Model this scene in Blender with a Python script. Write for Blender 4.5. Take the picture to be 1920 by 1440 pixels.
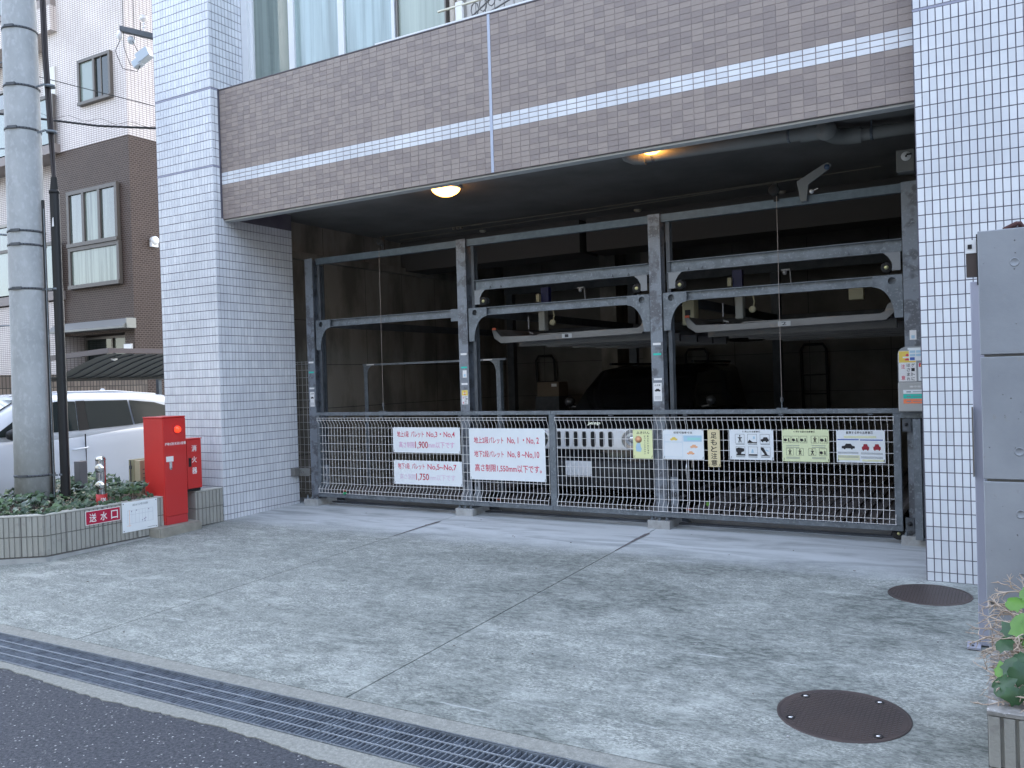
import bpy, bmesh, math, random
from mathutils import Vector, Matrix
random.seed(7)
R = random.Random(11)
for o in list(bpy.data.objects): bpy.data.objects.remove(o)
SC = bpy.context.scene
COL = SC.collection

# ------------------------------------------------------------------ camera, sky, sun, exposure
def set_camera():
    yaw, pitch, roll = map(math.radians, (-30.384, -0.444, -1.719))
    cy, sy = math.cos(yaw), math.sin(yaw)
    fwd = Vector((sy*math.cos(pitch), cy*math.cos(pitch), math.sin(pitch)))
    r0 = Vector((cy, -sy, 0)); u0 = r0.cross(fwd)
    r = math.cos(roll)*r0 + math.sin(roll)*u0
    u = -math.sin(roll)*r0 + math.cos(roll)*u0
    cam = bpy.data.cameras.new('camera'); co = bpy.data.objects.new('camera', cam); COL.objects.link(co)
    m = Matrix((( r.x, u.x, -fwd.x, 0), (r.y, u.y, -fwd.y, 0), (r.z, u.z, -fwd.z, 1.6), (0, 0, 0, 1)))
    co.matrix_world = m
    cam.sensor_width = 36; cam.lens = 1603.9/1920*36
    cam.clip_start = 0.05; cam.clip_end = 600
    SC.camera = co
set_camera()
SUN_EL, SUN_AZ = math.radians(48), math.radians(-28)     # sun stands behind the apartment block: the street is in open shade
w = bpy.data.worlds.new('World'); SC.world = w; w.use_nodes = True
nt = w.node_tree; bg = nt.nodes['Background']
sky = nt.nodes.new('ShaderNodeTexSky'); sky.sky_type = 'NISHITA'; sky.sun_disc = False
sky.sun_elevation = SUN_EL; sky.sun_rotation = SUN_AZ
sky.air_density = 1.0; sky.dust_density = 1.6; sky.ozone_density = .2
hs = nt.nodes.new('ShaderNodeHueSaturation'); hs.inputs['Saturation'].default_value = .68      # thin high haze
nt.links.new(sky.outputs[0], hs.inputs['Color']); nt.links.new(hs.outputs[0], bg.inputs[0]); bg.inputs[1].default_value = 0.15
sl = bpy.data.lights.new('sun', 'SUN'); sl.energy = 3.0; sl.angle = math.radians(0.53); sl.color = (1, .95, .88)
so = bpy.data.objects.new('sun', sl); COL.objects.link(so)
sd = Vector((math.sin(SUN_AZ)*math.cos(SUN_EL), math.cos(SUN_AZ)*math.cos(SUN_EL), math.sin(SUN_EL)))
so.rotation_euler = sd.to_track_quat('Z', 'Y').to_euler()
SC.view_settings.view_transform = 'Standard'; SC.view_settings.look = 'None'
SC.view_settings.gamma = 1; SC.view_settings.use_curve_mapping = False
SC.view_settings.exposure = 2.78

# ------------------------------------------------------------------ materials
MATS = {}
def lin(c):
    return tuple(((x/255)/12.92 if x/255 <= .04045 else ((x/255+.055)/1.055)**2.4) for x in c)
def mat(name, col, rough=.6, metal=0.0, col2=None, scale=8, bump=0.0, bscale=None, stretch=(1,1,1), tone=None,
        spec=.5, detail=6, contrast=(.35,.65), emis=None, estr=0, coat=0, trans=0, ior=1.45, col3=None, scale3=60, c3=(.55,.7), alpha=None, rough2=None):
    if name in MATS: return MATS[name]
    m = bpy.data.materials.new(name); m.use_nodes = True; MATS[name] = m
    n = m.node_tree.nodes; L = m.node_tree.links; b = n['Principled BSDF']
    b.inputs['Roughness'].default_value = rough; b.inputs['Metallic'].default_value = metal
    b.inputs['Specular IOR Level'].default_value = spec; b.inputs['IOR'].default_value = ior
    b.inputs['Coat Weight'].default_value = coat; b.inputs['Transmission Weight'].default_value = trans
    if alpha is not None: b.inputs['Alpha'].default_value = alpha
    src = None
    rgb = n.new('ShaderNodeRGB'); rgb.outputs[0].default_value = (*col, 1); src = rgb.outputs[0]
    tc = n.new('ShaderNodeTexCoord'); mp = n.new('ShaderNodeMapping'); mp.inputs['Scale'].default_value = stretch
    L.new(tc.outputs['Object'], mp.inputs[0])
    def noise(s, d=detail):
        t = n.new('ShaderNodeTexNoise'); t.inputs['Scale'].default_value = s; t.inputs['Detail'].default_value = d
        t.inputs['Roughness'].default_value = .6
        L.new(mp.outputs[0], t.inputs[0]); return t.outputs[0]
    def mapr(sock, a, b2, c=0, d=1):
        r = n.new('ShaderNodeMapRange'); r.inputs[1].default_value = a; r.inputs[2].default_value = b2
        r.inputs[3].default_value = c; r.inputs[4].default_value = d; L.new(sock, r.inputs[0]); return r.outputs[0]
    def mix(f, a, b2):
        x = n.new('ShaderNodeMix'); x.data_type = 'RGBA'
        L.new(f, x.inputs[0]); L.new(a, x.inputs[6])
        if isinstance(b2, tuple): x.inputs[7].default_value = (*b2, 1)
        else: L.new(b2, x.inputs[7])
        return x.outputs[2]
    if tone is not None:
        at = n.new('ShaderNodeAttribute'); at.attribute_name = 'tone'
        src = mix(at.outputs['Fac'], src, tone)
    nf = None
    if col2 is not None:
        nf = mapr(noise(scale), *contrast); src = mix(nf, src, col2)
    if col3 is not None:
        src = mix(mapr(noise(scale3, 3), *c3), src, col3)
    L.new(src, b.inputs['Base Color'])
    if rough2 is not None:
        L.new(mapr(noise(scale*1.7), .3, .7, rough, rough2), b.inputs['Roughness'])
    if bump:
        bp = n.new('ShaderNodeBump'); bp.inputs['Strength'].default_value = bump; bp.inputs['Distance'].default_value = .01
        L.new(noise(bscale or scale*4), bp.inputs['Height']); L.new(bp.outputs[0], b.inputs['Normal'])
    if emis:
        b.inputs['Emission Color'].default_value = (*emis, 1); b.inputs['Emission Strength'].default_value = estr
    return m
def brickmat(name, c1, c2, mortar, bw, bh, gap=.004, offset=0, rough=.45, bump=.4):
    m = bpy.data.materials.new(name); m.use_nodes = True; MATS[name] = m
    n = m.node_tree.nodes; L = m.node_tree.links; b = n['Principled BSDF']; b.inputs['Roughness'].default_value = max(rough,.6); b.inputs['Specular IOR Level'].default_value = .2
    uv = n.new('ShaderNodeUVMap'); t = n.new('ShaderNodeTexBrick'); L.new(uv.outputs[0], t.inputs[0])
    t.offset = offset; t.offset_frequency = 2; t.squash = 1
    t.inputs['Scale'].default_value = 1; t.inputs['Brick Width'].default_value = bw; t.inputs['Row Height'].default_value = bh
    t.inputs['Mortar Size'].default_value = gap; t.inputs['Mortar Smooth'].default_value = .1
    t.inputs['Color1'].default_value = (*c1, 1); t.inputs['Color2'].default_value = (*c2, 1); t.inputs['Mortar'].default_value = (*mortar, 1)
    no = n.new('ShaderNodeTexNoise'); no.inputs['Scale'].default_value = 1.2; no.inputs['Detail'].default_value = 5
    tc = n.new('ShaderNodeTexCoord'); L.new(tc.outputs['Object'], no.inputs[0])
    mx = n.new('ShaderNodeMix'); mx.data_type = 'RGBA'; mx.blend_type = 'MULTIPLY'; mx.inputs[0].default_value = .35
    L.new(t.outputs[0], mx.inputs[6]); L.new(no.outputs[0], mx.inputs[7]); L.new(mx.outputs[2], b.inputs['Base Color'])
    bp = n.new('ShaderNodeBump'); bp.inputs['Strength'].default_value = bump; bp.inputs['Distance'].default_value = .004; bp.invert = True
    L.new(t.outputs['Fac'], bp.inputs['Height']); L.new(bp.outputs[0], b.inputs['Normal'])
    return m

M_WT = mat('white_glazed_tile', (.62,.645,.69), .16, col2=(.55,.575,.62), scale=.9, contrast=(.45,.7), tone=(.73,.755,.79), bump=.05, bscale=9, rough2=.3)
M_GRW = mat('dark_grout', (.10,.095,.125), .9, col2=(.13,.125,.15), scale=6)
M_BT = mat('taupe_tile', (.322,.270,.242), .55, tone=(.262,.220,.205), col2=(.295,.25,.226), scale=2, contrast=(.55,.9), bump=.45, bscale=40, stretch=(1,1,9))
M_GRB = mat('brown_grout', (.25,.215,.21), .9)
M_GROOVE = mat('joint_sealant', (.30,.31,.40), .6)
M_CONC = mat('wall_concrete', (.31,.335,.37), .75, col2=(.25,.272,.305), scale=2.2, bump=.12, bscale=30, col3=(.27,.28,.29), scale3=16, c3=(.66,.72))
M_INT = mat('garage_concrete', (.30,.28,.245), .95, spec=.1, col2=(.165,.155,.135), scale=2.2, contrast=(.42,.62), bump=.3, bscale=14, stretch=(1,1,.35))
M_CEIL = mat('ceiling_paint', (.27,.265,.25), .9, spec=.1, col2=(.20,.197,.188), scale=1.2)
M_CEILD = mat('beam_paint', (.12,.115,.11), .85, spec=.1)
M_PLAST = mat('soffit_plaster', (.5,.51,.5), .8)
M_GALV = mat('galvanised_steel', (.19,.215,.24), .48, .4, col2=(.14,.16,.18), scale=9, bump=.06, bscale=60, contrast=(.4,.6), col3=(.245,.27,.295), scale3=38, c3=(.56,.68), rough2=.6)
M_GALVP = mat('mottled_galvanised_post', (.215,.24,.275), .5, .3, col2=(.125,.132,.15), scale=7.5, contrast=(.49,.60), col3=(.27,.30,.33), scale3=50, c3=(.55,.7), detail=2)
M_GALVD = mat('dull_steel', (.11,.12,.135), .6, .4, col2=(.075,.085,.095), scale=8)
M_PLATE = mat('pallet_steel', (.175,.178,.18), .42, .5, col2=(.125,.127,.13), scale=5, stretch=(.3,1,1), col3=(.2,.17,.15), scale3=12, c3=(.62,.7))
M_DECK = mat('deck_steel', (.26,.235,.225), .6, .2, col2=(.17,.15,.145), scale=4, bump=.1)
M_WIRE = mat('white_wire', (.88,.87,.86), .35, col2=(.74,.68,.66), scale=11, contrast=(.6,.75))
M_RED = mat('red_paint', (.60,.035,.03), .34, col2=(.53,.03,.028), scale=2, coat=.15, bump=.02, bscale=4)
M_REDD = mat('faded_red_paint', (.50,.04,.045), .45)
M_SIGNW = mat('sign_white', (.80,.84,.86), .4, col2=(.76,.80,.83), scale=3)
M_SIGNY = mat('sign_pale_yellow', (.78,.82,.45), .45)
M_SIGNC = mat('sign_cream', (.72,.62,.38), .45)
M_SIGNG = mat('sign_lime', (.74,.80,.50), .45)
M_INK = mat('black_ink', (.02,.02,.025), .5)
M_INKR = mat('red_ink', (.62,.05,.11), .5)
M_INKD = mat('deep_red_ink', (.48,.02,.05), .5)
M_INKP = mat('faded_pink_ink', (.72,.42,.60), .5)
M_INKPP = mat('faint_pink_ink', (.74,.62,.73), .5)
M_INKG = mat('grey_ink', (.25,.28,.31), .5)
M_INKB = mat('pale_blue_ink', (.42,.62,.75), .5)
M_INKBB = mat('blue_ink', (.06,.13,.45), .5)
M_INKT = mat('teal_ink', (.03,.55,.45), .5)
M_INKO = mat('orange_ink', (.85,.45,.25), .5)
M_INKOO = mat('vivid_orange_ink', (.9,.25,.12), .5)
M_INKY = mat('yellow_ink', (.80,.60,.12), .5)
M_INKM = mat('maroon_ink', (.32,.02,.04), .5)
M_WHITE = mat('white_paint', (.78,.78,.78), .4)
M_BLACK = mat('black_plastic', (.010,.011,.013), .55)
M_RUBBER = mat('rubber', (.02,.02,.02), .8)
M_BRASS = mat('zinc_yellow', (.5,.48,.25), .35, .7)
M_CHROME = mat('polished_steel', (.62,.62,.62), .12, 1)
M_SILVER = mat('silver_paint', (.92,.93,.94), .3, .15)
M_PVC = mat('grey_pvc', (.27,.28,.265), .55, col2=(.24,.25,.235), scale=3)
M_POLE = mat('pole_concrete', (.40,.42,.43), .85, col2=(.33,.35,.36), scale=5, stretch=(1,1,.6), bump=.15, bscale=60, col3=(.46,.48,.50), scale3=22, c3=(.5,.75))
M_ASPH = None
M_GLASSD = mat('dark_glass', (.014,.02,.02), .04, spec=.6)
M_GLASSG = mat('curtained_glass', (.20,.25,.24), .06, spec=.7)
M_CURT = mat('sheer_curtain', (.55,.62,.60), .8, col2=(.30,.36,.35), scale=1.6, stretch=(9,9,.35), contrast=(.35,.68))
M_ALU = mat('white_aluminium', (.70,.72,.74), .35)
M_BRZ = mat('bronze_frame', (.17,.155,.14), .4, .3)
M_BRZL = mat('bronze_frame_light', (.10,.09,.083), .55, .1)
M_CARW = mat('white_car_paint', (.53,.57,.63), .25, coat=.6)
M_CARB = mat('black_car_paint', (.006,.006,.007), .15, coat=.6)
M_LEAF = mat('ivy_leaf', (.022,.052,.026), .38, tone=(.075,.135,.05))
M_LEAFB = mat('bright_leaf', (.11,.25,.04), .4, col2=(.075,.19,.03), scale=14)
M_LEAFD = mat('dark_leaf', (.016,.055,.02), .35, col2=(.03,.085,.03), scale=20)
M_TWIG = mat('dry_twig', (.55,.46,.38), .8, tone=(.26,.19,.14))
M_SOIL = mat('soil', (.09,.07,.055), .95, col2=(.05,.04,.03), scale=20, bump=.6)
M_BLOCK = mat('ribbed_block', (.36,.36,.335), .9, col2=(.31,.31,.285), scale=3, bump=.4, bscale=70, col3=(.25,.245,.23), scale3=9, c3=(.6,.75), tone=(.31,.305,.28))
M_MORT = mat('block_core', (.13,.125,.12), .95)
M_IRON = mat('cast_iron', (.066,.056,.056), .6, .3, col2=(.095,.072,.066), scale=3, bump=.15, bscale=50)
M_CREAM = mat('cream_enamel', (.33,.31,.20), .5)
M_BEIGE = mat('beige_panel', (.52,.50,.47), .6)
M_CARD = mat('cardboard', (.20,.16,.12), .8)
M_BLUE = mat('blue_enamel', (.005,.008,.06), .4)
M_LAMP = mat('lit_lamp_glass', (.9,.7,.4), .4, emis=(1,.42,.085), estr=1.9)
M_REDLENS = mat('red_lens', (.85,.03,.015), .12, coat=.5, emis=(1,.04,.01), estr=.35)
M_BGW = brickmat('white_wall_tiles', (.72,.66,.635), (.68,.62,.595), (.27,.22,.21), .0975, .05, .007, rough=.4)
M_BGB = brickmat('brown_wall_tiles', (.045,.028,.021), (.062,.041,.032), (.15,.115,.10), .1, .05, .0065, offset=.5)
M_CPB = brickmat('carport_brick', (.21,.17,.14), (.13,.105,.09), (.05,.045,.04), .075, .24, .009)

def concrete_ground():
    m = bpy.data.materials.new('driveway_concrete'); m.use_nodes = True; n = m.node_tree.nodes; L = m.node_tree.links; b = n['Principled BSDF']
    b.inputs['Roughness'].default_value = .9; b.inputs['Specular IOR Level'].default_value = .15
    tc = n.new('ShaderNodeTexCoord')
    def noise(s, st=(1,1,1), d=8, ro=.65, dist=0, loc=(0,0,0)):
        mp = n.new('ShaderNodeMapping'); mp.inputs['Scale'].default_value = st; mp.inputs['Location'].default_value = loc
        L.new(tc.outputs['Object'], mp.inputs[0])
        t = n.new('ShaderNodeTexNoise'); t.inputs['Scale'].default_value = s; t.inputs['Detail'].default_value = d
        t.inputs['Roughness'].default_value = ro; t.inputs['Distortion'].default_value = dist; L.new(mp.outputs[0], t.inputs[0]); return t.outputs[0]
    def mr(s, a, b2, c=0., d=1.):
        r = n.new('ShaderNodeMapRange'); r.interpolation_type = 'SMOOTHSTEP'
        for i, x in enumerate((a, b2, c, d)): r.inputs[i+1].default_value = x
        L.new(s, r.inputs[0]); return r.outputs[0]
    def mul(a, b2):
        r = n.new('ShaderNodeMath'); r.operation = 'MULTIPLY'; L.new(a, r.inputs[0])
        if isinstance(b2, float): r.inputs[1].default_value = b2
        else: L.new(b2, r.inputs[1])
        return r.outputs[0]
    def mix(f, a, c):
        x = n.new('ShaderNodeMix'); x.data_type = 'RGBA'; L.new(f, x.inputs[0])
        for i, q in ((6, a), (7, c)):
            if isinstance(q, tuple): x.inputs[i].default_value = (*q, 1)
            else: L.new(q, x.inputs[i])
        return x.outputs[2]
    sp = n.new('ShaderNodeSeparateXYZ'); L.new(tc.outputs['Object'], sp.inputs[0])
    fine = mr(noise(70, (.7,1.3,1), 5, .8), .36, .66)
    base = mix(fine, (.14,.152,.142), (.50,.525,.485))
    mid = mr(noise(9, (.8,1.7,1), 9, .82), .43, .60)
    base = mix(mul(mid, .55), base, (.145,.158,.155))
    pale = mr(noise(2.6, (.8,1.6,1), 9, .8, .1, (7,3,0)), .49, .64)
    base = mix(mul(pale, .5), base, (.50,.525,.49))
    # the algae-dark area grows towards the right-hand side of the drive
    big = mr(noise(.8, (1,1.4,1), 10, .74, .1), .40, .60)
    grow = mr(sp.outputs[0], -6.5, -1.8, .32, 1.)
    st2 = mr(noise(17, (.8,1.8,1), 8, .8, .1), .40, .62)
    base = mix(mul(mul(big, grow), .88), base, mix(st2, (.075,.086,.080), (.27,.29,.27)))
    spots = mr(noise(34, (1,1.2,1), 3, .6, 0, (3,9,1)), .70, .76)
    base = mix(mul(spots, .6), base, (.06,.065,.06))
    scr = mr(noise(5, (.35,5,1), 6, .7, 0, (1,5,1)), .62, .70)
    base = mix(mul(scr, .45), base, (.62,.65,.63))
    # trowelled, paler apron in front of the gate
    wob = noise(2.2, (1,1,1), 5)
    ad = n.new('ShaderNodeMath'); ad.operation = 'MULTIPLY_ADD'; L.new(wob, ad.inputs[0]); ad.inputs[1].default_value = .5; L.new(sp.outputs[1], ad.inputs[2])
    ap = mr(ad.outputs[0], 7.0, 7.75)
    sm = mix(mr(noise(1.6, (.6,3.2,1), 7, .6, .8), .42, .7), (.56,.59,.60), (.34,.365,.37))
    base = mix(mul(ap, .9), base, sm)
    L.new(base, b.inputs['Base Color'])
    bp = n.new('ShaderNodeBump'); bp.inputs['Strength'].default_value = .35; bp.inputs['Distance'].default_value = .004
    L.new(noise(120, d=4), bp.inputs['Height']); L.new(bp.outputs[0], b.inputs['Normal'])
    return m
M_DRIVE = concrete_ground()
def asphalt():
    m = bpy.data.materials.new('road_asphalt'); m.use_nodes = True; n = m.node_tree.nodes; L = m.node_tree.links; b = n['Principled BSDF']
    b.inputs['Roughness'].default_value = .8; b.inputs['Specular IOR Level'].default_value = .25
    tc = n.new('ShaderNodeTexCoord')
    v = n.new('ShaderNodeTexVoronoi'); v.inputs['Scale'].default_value = 130; L.new(tc.outputs['Object'], v.inputs[0])
    no = n.new('ShaderNodeTexNoise'); no.inputs['Scale'].default_value = 60; no.inputs['Detail'].default_value = 5; L.new(tc.outputs['Object'], no.inputs[0])
    cr = n.new('ShaderNodeValToRGB'); cr.color_ramp.elements[0].color = (.034,.037,.045,1); cr.color_ramp.elements[0].position = .3
    cr.color_ramp.elements[1].color = (.098,.104,.12,1); cr.color_ramp.elements[1].position = .7; L.new(no.outputs[0], cr.inputs[0])
    sp = n.new('ShaderNodeSeparateColor'); L.new(v.outputs['Color'], sp.inputs[0])
    mr = n.new('ShaderNodeMapRange'); mr.inputs[1].default_value = .978; mr.inputs[2].default_value = 1.0; L.new(sp.outputs[0], mr.inputs[0])
    mx = n.new('ShaderNodeMix'); mx.data_type = 'RGBA'; L.new(mr.outputs[0], mx.inputs[0]); L.new(cr.outputs[0], mx.inputs[6]); mx.inputs[7].default_value = (.5,.5,.5,1)
    L.new(mx.outputs[2], b.inputs['Base Color'])
    bp = n.new('ShaderNodeBump'); bp.inputs['Strength'].default_value = .8; bp.inputs['Distance'].default_value = .006
    L.new(v.outputs['Distance'], bp.inputs['Height']); L.new(bp.outputs[0], b.inputs['Normal'])
    return m
M_ASPH = asphalt()
M_GUT = mat('gutter_concrete', (.33,.335,.305), .9, spec=.15, col2=(.22,.225,.205), scale=45, bump=.5, bscale=80, col3=(.22,.22,.21), scale3=130, c3=(.5,.65))

# ------------------------------------------------------------------ mesh builder
_txt = {}
def text_geo(s):
    if s in _txt: return _txt[s]
    cu = bpy.data.curves.new('t', 'FONT'); cu.body = s; cu.size = 1; cu.resolution_u = 3; cu.offset = .012
    ob = bpy.data.objects.new('t', cu); COL.objects.link(ob)
    me = bpy.data.meshes.new_from_object(ob.evaluated_get(bpy.context.evaluated_depsgraph_get()))
    vs = [(v.co.x, v.co.y) for v in me.vertices]; fs = [tuple(p.vertices) for p in me.polygons]
    bpy.data.objects.remove(ob); bpy.data.meshes.remove(me); bpy.data.curves.remove(cu)
    if not vs: vs = [(0,0),(1,0),(1,1)]; fs = []
    x0 = min(v[0] for v in vs); x1 = max(v[0] for v in vs); y0 = min(v[1] for v in vs); y1 = max(v[1] for v in vs)
    _txt[s] = ([((v[0]-x0)/max(x1-x0,1e-6), (v[1]-y0)/max(y1-y0,1e-6)) for v in vs], fs, (x1-x0), (y1-y0))
    return _txt[s]
class MB:
    def __init__(s): s.v = []; s.f = []; s.m = []; s.t = []; s.s = []
    def add(s, vs, fs, mi=0, tone=.5, smooth=False):
        n = len(s.v); s.v += [tuple(v) for v in vs]
        for f in fs: s.f.append(tuple(i+n for i in f)); s.m.append(mi); s.t.append(tone); s.s.append(smooth)
        return s
    def box(s, x0, x1, y0, y1, z0, z1, mi=0, tone=.5):
        return s.add([(x0,y0,z0),(x1,y0,z0),(x1,y1,z0),(x0,y1,z0),(x0,y0,z1),(x1,y0,z1),(x1,y1,z1),(x0,y1,z1)],
              [(0,3,2,1),(4,5,6,7),(0,1,5,4),(1,2,6,5),(2,3,7,6),(3,0,4,7)], mi, tone)
    def obox(s, c, a, b, d, mi=0, tone=.5):     # centre and three half vectors
        c, a, b, d = map(Vector, (c, a, b, d))
        vs = [c-a-b-d, c+a-b-d, c+a+b-d, c-a+b-d, c-a-b+d, c+a-b+d, c+a+b+d, c-a+b+d]
        return s.add(vs, [(0,3,2,1),(4,5,6,7),(0,1,5,4),(1,2,6,5),(2,3,7,6),(3,0,4,7)], mi, tone)
    def quad(s, a, b, c, d, mi=0, tone=.5): return s.add([a,b,c,d], [(0,1,2,3)], mi, tone)
    def prism(s, poly, o, u, v, w, mi=0, tone=.5):
        o, u, v, w = map(Vector, (o,u,v,w)); n = len(poly)
        vs = [o+u*p[0]+v*p[1] for p in poly] + [o+u*p[0]+v*p[1]+w for p in poly]
        return s.add(vs, [tuple(range(n))[::-1], tuple(range(n,2*n))] + [(i,(i+1)%n,(i+1)%n+n,i+n) for i in range(n)], mi, tone)
    def tube(s, pts, r, n=8, mi=0, tone=.5, cap=True, smooth=True):
        pts = [Vector(p) for p in pts]; rs = r if isinstance(r, (list,tuple)) else [r]*len(pts); rings = []
        up = None
        for i, p in enumerate(pts):
            t = (pts[min(i+1,len(pts)-1)] - pts[max(i-1,0)]).normalized()
            if up is None: up = Vector((0,0,1)) if abs(t.z) < .9 else Vector((1,0,0))
            a = t.cross(up).normalized(); b = a.cross(t).normalized(); up = b
            rings.append([p + (a*math.cos(2*math.pi*k/n) + b*math.sin(2*math.pi*k/n))*rs[i] for k in range(n)])
        vs = [q for rg in rings for q in rg]; fs = []
        for i in range(len(pts)-1):
            for k in range(n): fs.append((i*n+k, i*n+(k+1)%n, (i+1)*n+(k+1)%n, (i+1)*n+k))
        s.add(vs, fs, mi, tone, smooth)
        if cap: s.add(rings[0], [tuple(range(n))[::-1]], mi, tone); s.add(rings[-1], [tuple(range(n))], mi, tone)
        return s
    def lathe(s, prof, o, ax=(0,0,1), n=20, mi=0, tone=.5, smooth=True):
        o = Vector(o); ax = Vector(ax).normalized(); h = Vector((0,0,1)) if abs(ax.z) < .9 else Vector((1,0,0))
        a = ax.cross(h).normalized(); b = ax.cross(a); vs = []; fs = []
        for r, t in prof: vs += [o + ax*t + (a*math.cos(2*math.pi*k/n)+b*math.sin(2*math.pi*k/n))*r for k in range(n)]
        for i in range(len(prof)-1):
            for k in range(n): fs.append((i*n+k, i*n+(k+1)%n, (i+1)*n+(k+1)%n, (i+1)*n+k))
        if prof[0][0] > 1e-5: fs.append(tuple(range(n))[::-1])
        if prof[-1][0] > 1e-5: fs.append(tuple(range((len(prof)-1)*n, len(prof)*n)))
        return s.add(vs, fs, mi, tone, smooth)
    def loft(s, rings, mi=0, smooth=True, cap=True):
        n = len(rings[0]); vs = [p for r in rings for p in r]; fs = []
        for i in range(len(rings)-1):
            for k in range(n): fs.append((i*n+k, i*n+(k+1)%n, (i+1)*n+(k+1)%n, (i+1)*n+k))
        if cap: fs += [tuple(range(n))[::-1], tuple(range((len(rings)-1)*n, len(rings)*n))]
        return s.add(vs, fs, mi, .5, smooth)
    def text(s, txt, o, u, v, w, h, off=.0012, mi=0):
        vs, fs, tw, th = text_geo(txt); o, u, v = map(Vector, (o,u,v)); nn = u.cross(v).normalized()
        return s.add([o + u*(p[0]*w) + v*(p[1]*h) + nn*off for p in vs], fs, mi)
    def build(s, name, mats, parent=None, bevel=0, bseg=1, link=True):
        me = bpy.data.meshes.new(name); org = Vector(parent.matrix_world.translation) if parent else Vector((0,0,0))
        if parent is not None:
            p = parent
            org = Vector((0,0,0))
            while p is not None: org += p.location; p = p.parent
        me.from_pydata([tuple(Vector(v)-org) for v in s.v], [], s.f)
        if not isinstance(mats, (list,tuple)): mats = [mats]
        for m in mats: me.materials.append(m)
        me.polygons.foreach_set('material_index', s.m); me.polygons.foreach_set('use_smooth', s.s)
        at = me.attributes.new('tone', 'FLOAT', 'FACE'); at.data.foreach_set('value', s.t)
        if bevel:
            bm = bmesh.new(); bm.from_mesh(me); bmesh.ops.remove_doubles(bm, verts=bm.verts, dist=1e-5)
            es = [e for e in bm.edges if len(e.link_faces) == 2 and e.calc_face_angle(0) > .6]
            bmesh.ops.bevel(bm, geom=es, offset=bevel, segments=bseg, affect='EDGES', clamp_overlap=True)
            bm.to_mesh(me); bm.free()
        uv = me.uv_layers.new(name='UVMap')
        for p in me.polygons:
            nx, ny, nz = map(abs, p.normal)
            for li in p.loop_indices:
                c = me.vertices[me.loops[li].vertex_index].co + org
                uv.data[li].uv = (c.y, c.z) if (nx >= ny and nx >= nz) else ((c.x, c.z) if ny >= nz else (c.x, c.y))
        me.update()
        ob = bpy.data.objects.new(name, me); COL.objects.link(ob)
        if parent: ob.parent = parent
        return ob
def thing(name, label, cat, loc=(0,0,0), group=None):
    o = bpy.data.objects.new(name, None); o.location = loc; o.empty_display_size = .1; COL.objects.link(o)
    o['label'] = label; o['category'] = cat
    if group: o['group'] = group
    return o
def tag(o, label, cat, group=None):
    o['label'] = label; o['category'] = cat
    if group: o['group'] = group
    return o
def kind(o, k): o['kind'] = k; return o
X, Y, Z = (1,0,0), (0,1,0), (0,0,1); NX, NY = (-1,0,0), (0,-1,0)
def ramp(y): return .028*(y-7.0)

# ------------------------------------------------------------------ ground, road, driveway
g = MB(); g.quad((-300,-300,-.32),(300,-300,-.32),(300,300,-.32),(-300,300,-.32)); kind(g.build('ground', M_ASPH), 'structure')
def edge_strip(name, x0, x1, f0, f1, zf, m, n=300, thick=.25):
    b = MB(); xs = [x0+(x1-x0)*i/n for i in range(n+1)]
    for i in range(n):
        a, c = xs[i], xs[i+1]
        p = [(a, f0(a)), (c, f0(c)), (c, f1(c)), (a, f1(a))]
        q = [(px, py, zf(py)) for px, py in p]; lo = [(px, py, zf(py)-thick) for px, py in p]
        b.add(q+lo, [(0,1,2,3),(0,4,5,1),(2,6,7,3)])
    return b.build(name, m)
R2 = random.Random(3); jag = {}
def rag(x):
    i = math.floor(x/.035)
    for k in (i, i+1): jag.setdefault(k, R2.uniform(-.012, .012) + .02*math.sin(k*.11))
    t = x/.035-i; return 2.905 + min(.03,max(-.03,(-3.44-x)*.014)) + jag[i]*(1-t)+jag[i+1]*t
b = MB()
b.quad((-60,-4,-.125),(30,-4,-.125),(30,3.01,-.118),(-60,3.01,-.118)); kind(b.build('road', M_ASPH), 'structure')
kind(edge_strip('gutter', -14, 3, rag, lambda x: 3.02, lambda y: -.112+(y-3)*.01, M_GUT, 486), 'structure')
kind(edge_strip('drain_kerb', -14, 3, lambda x: 3.371, lambda x: 3.485, ramp, M_GUT, 12), 'structure')
# driveway slabs with open joints
drive = bpy.data.objects.new('driveway', None); COL.objects.link(drive); drive['kind'] = 'structure'
js = [-14, -5.56, -3.14, 3]
for i in range(3):
    a, c = js[i]+(.0055 if i else 0), js[i+1]-(.0055 if i < 2 else 0)
    b = MB(); b.add([(a,3.490,ramp(3.490)),(c,3.490,ramp(3.490)),(c,8.62,ramp(8.62)),(a,8.62,ramp(8.62)),(a,3.490,-.35),(c,3.490,-.35),(c,8.62,-.35),(a,8.62,-.35)],
        [(0,1,2,3),(0,4,5,1),(1,5,6,2),(2,6,7,3),(3,7,4,0)])
    b.build('slab', M_DRIVE, drive)['kind'] = 'structure'
b = MB(); b.quad((-60,8.5,.0),(-8.12,8.5,.0),(-8.12,60,.0),(-60,60,.0)); b.quad((-60,3.5,-.02),(-10,3.5,-.02),(-10,8.5,-.02),(-60,8.5,-.02))
kind(b.build('parking_court', M_GUT), 'structure')
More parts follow.
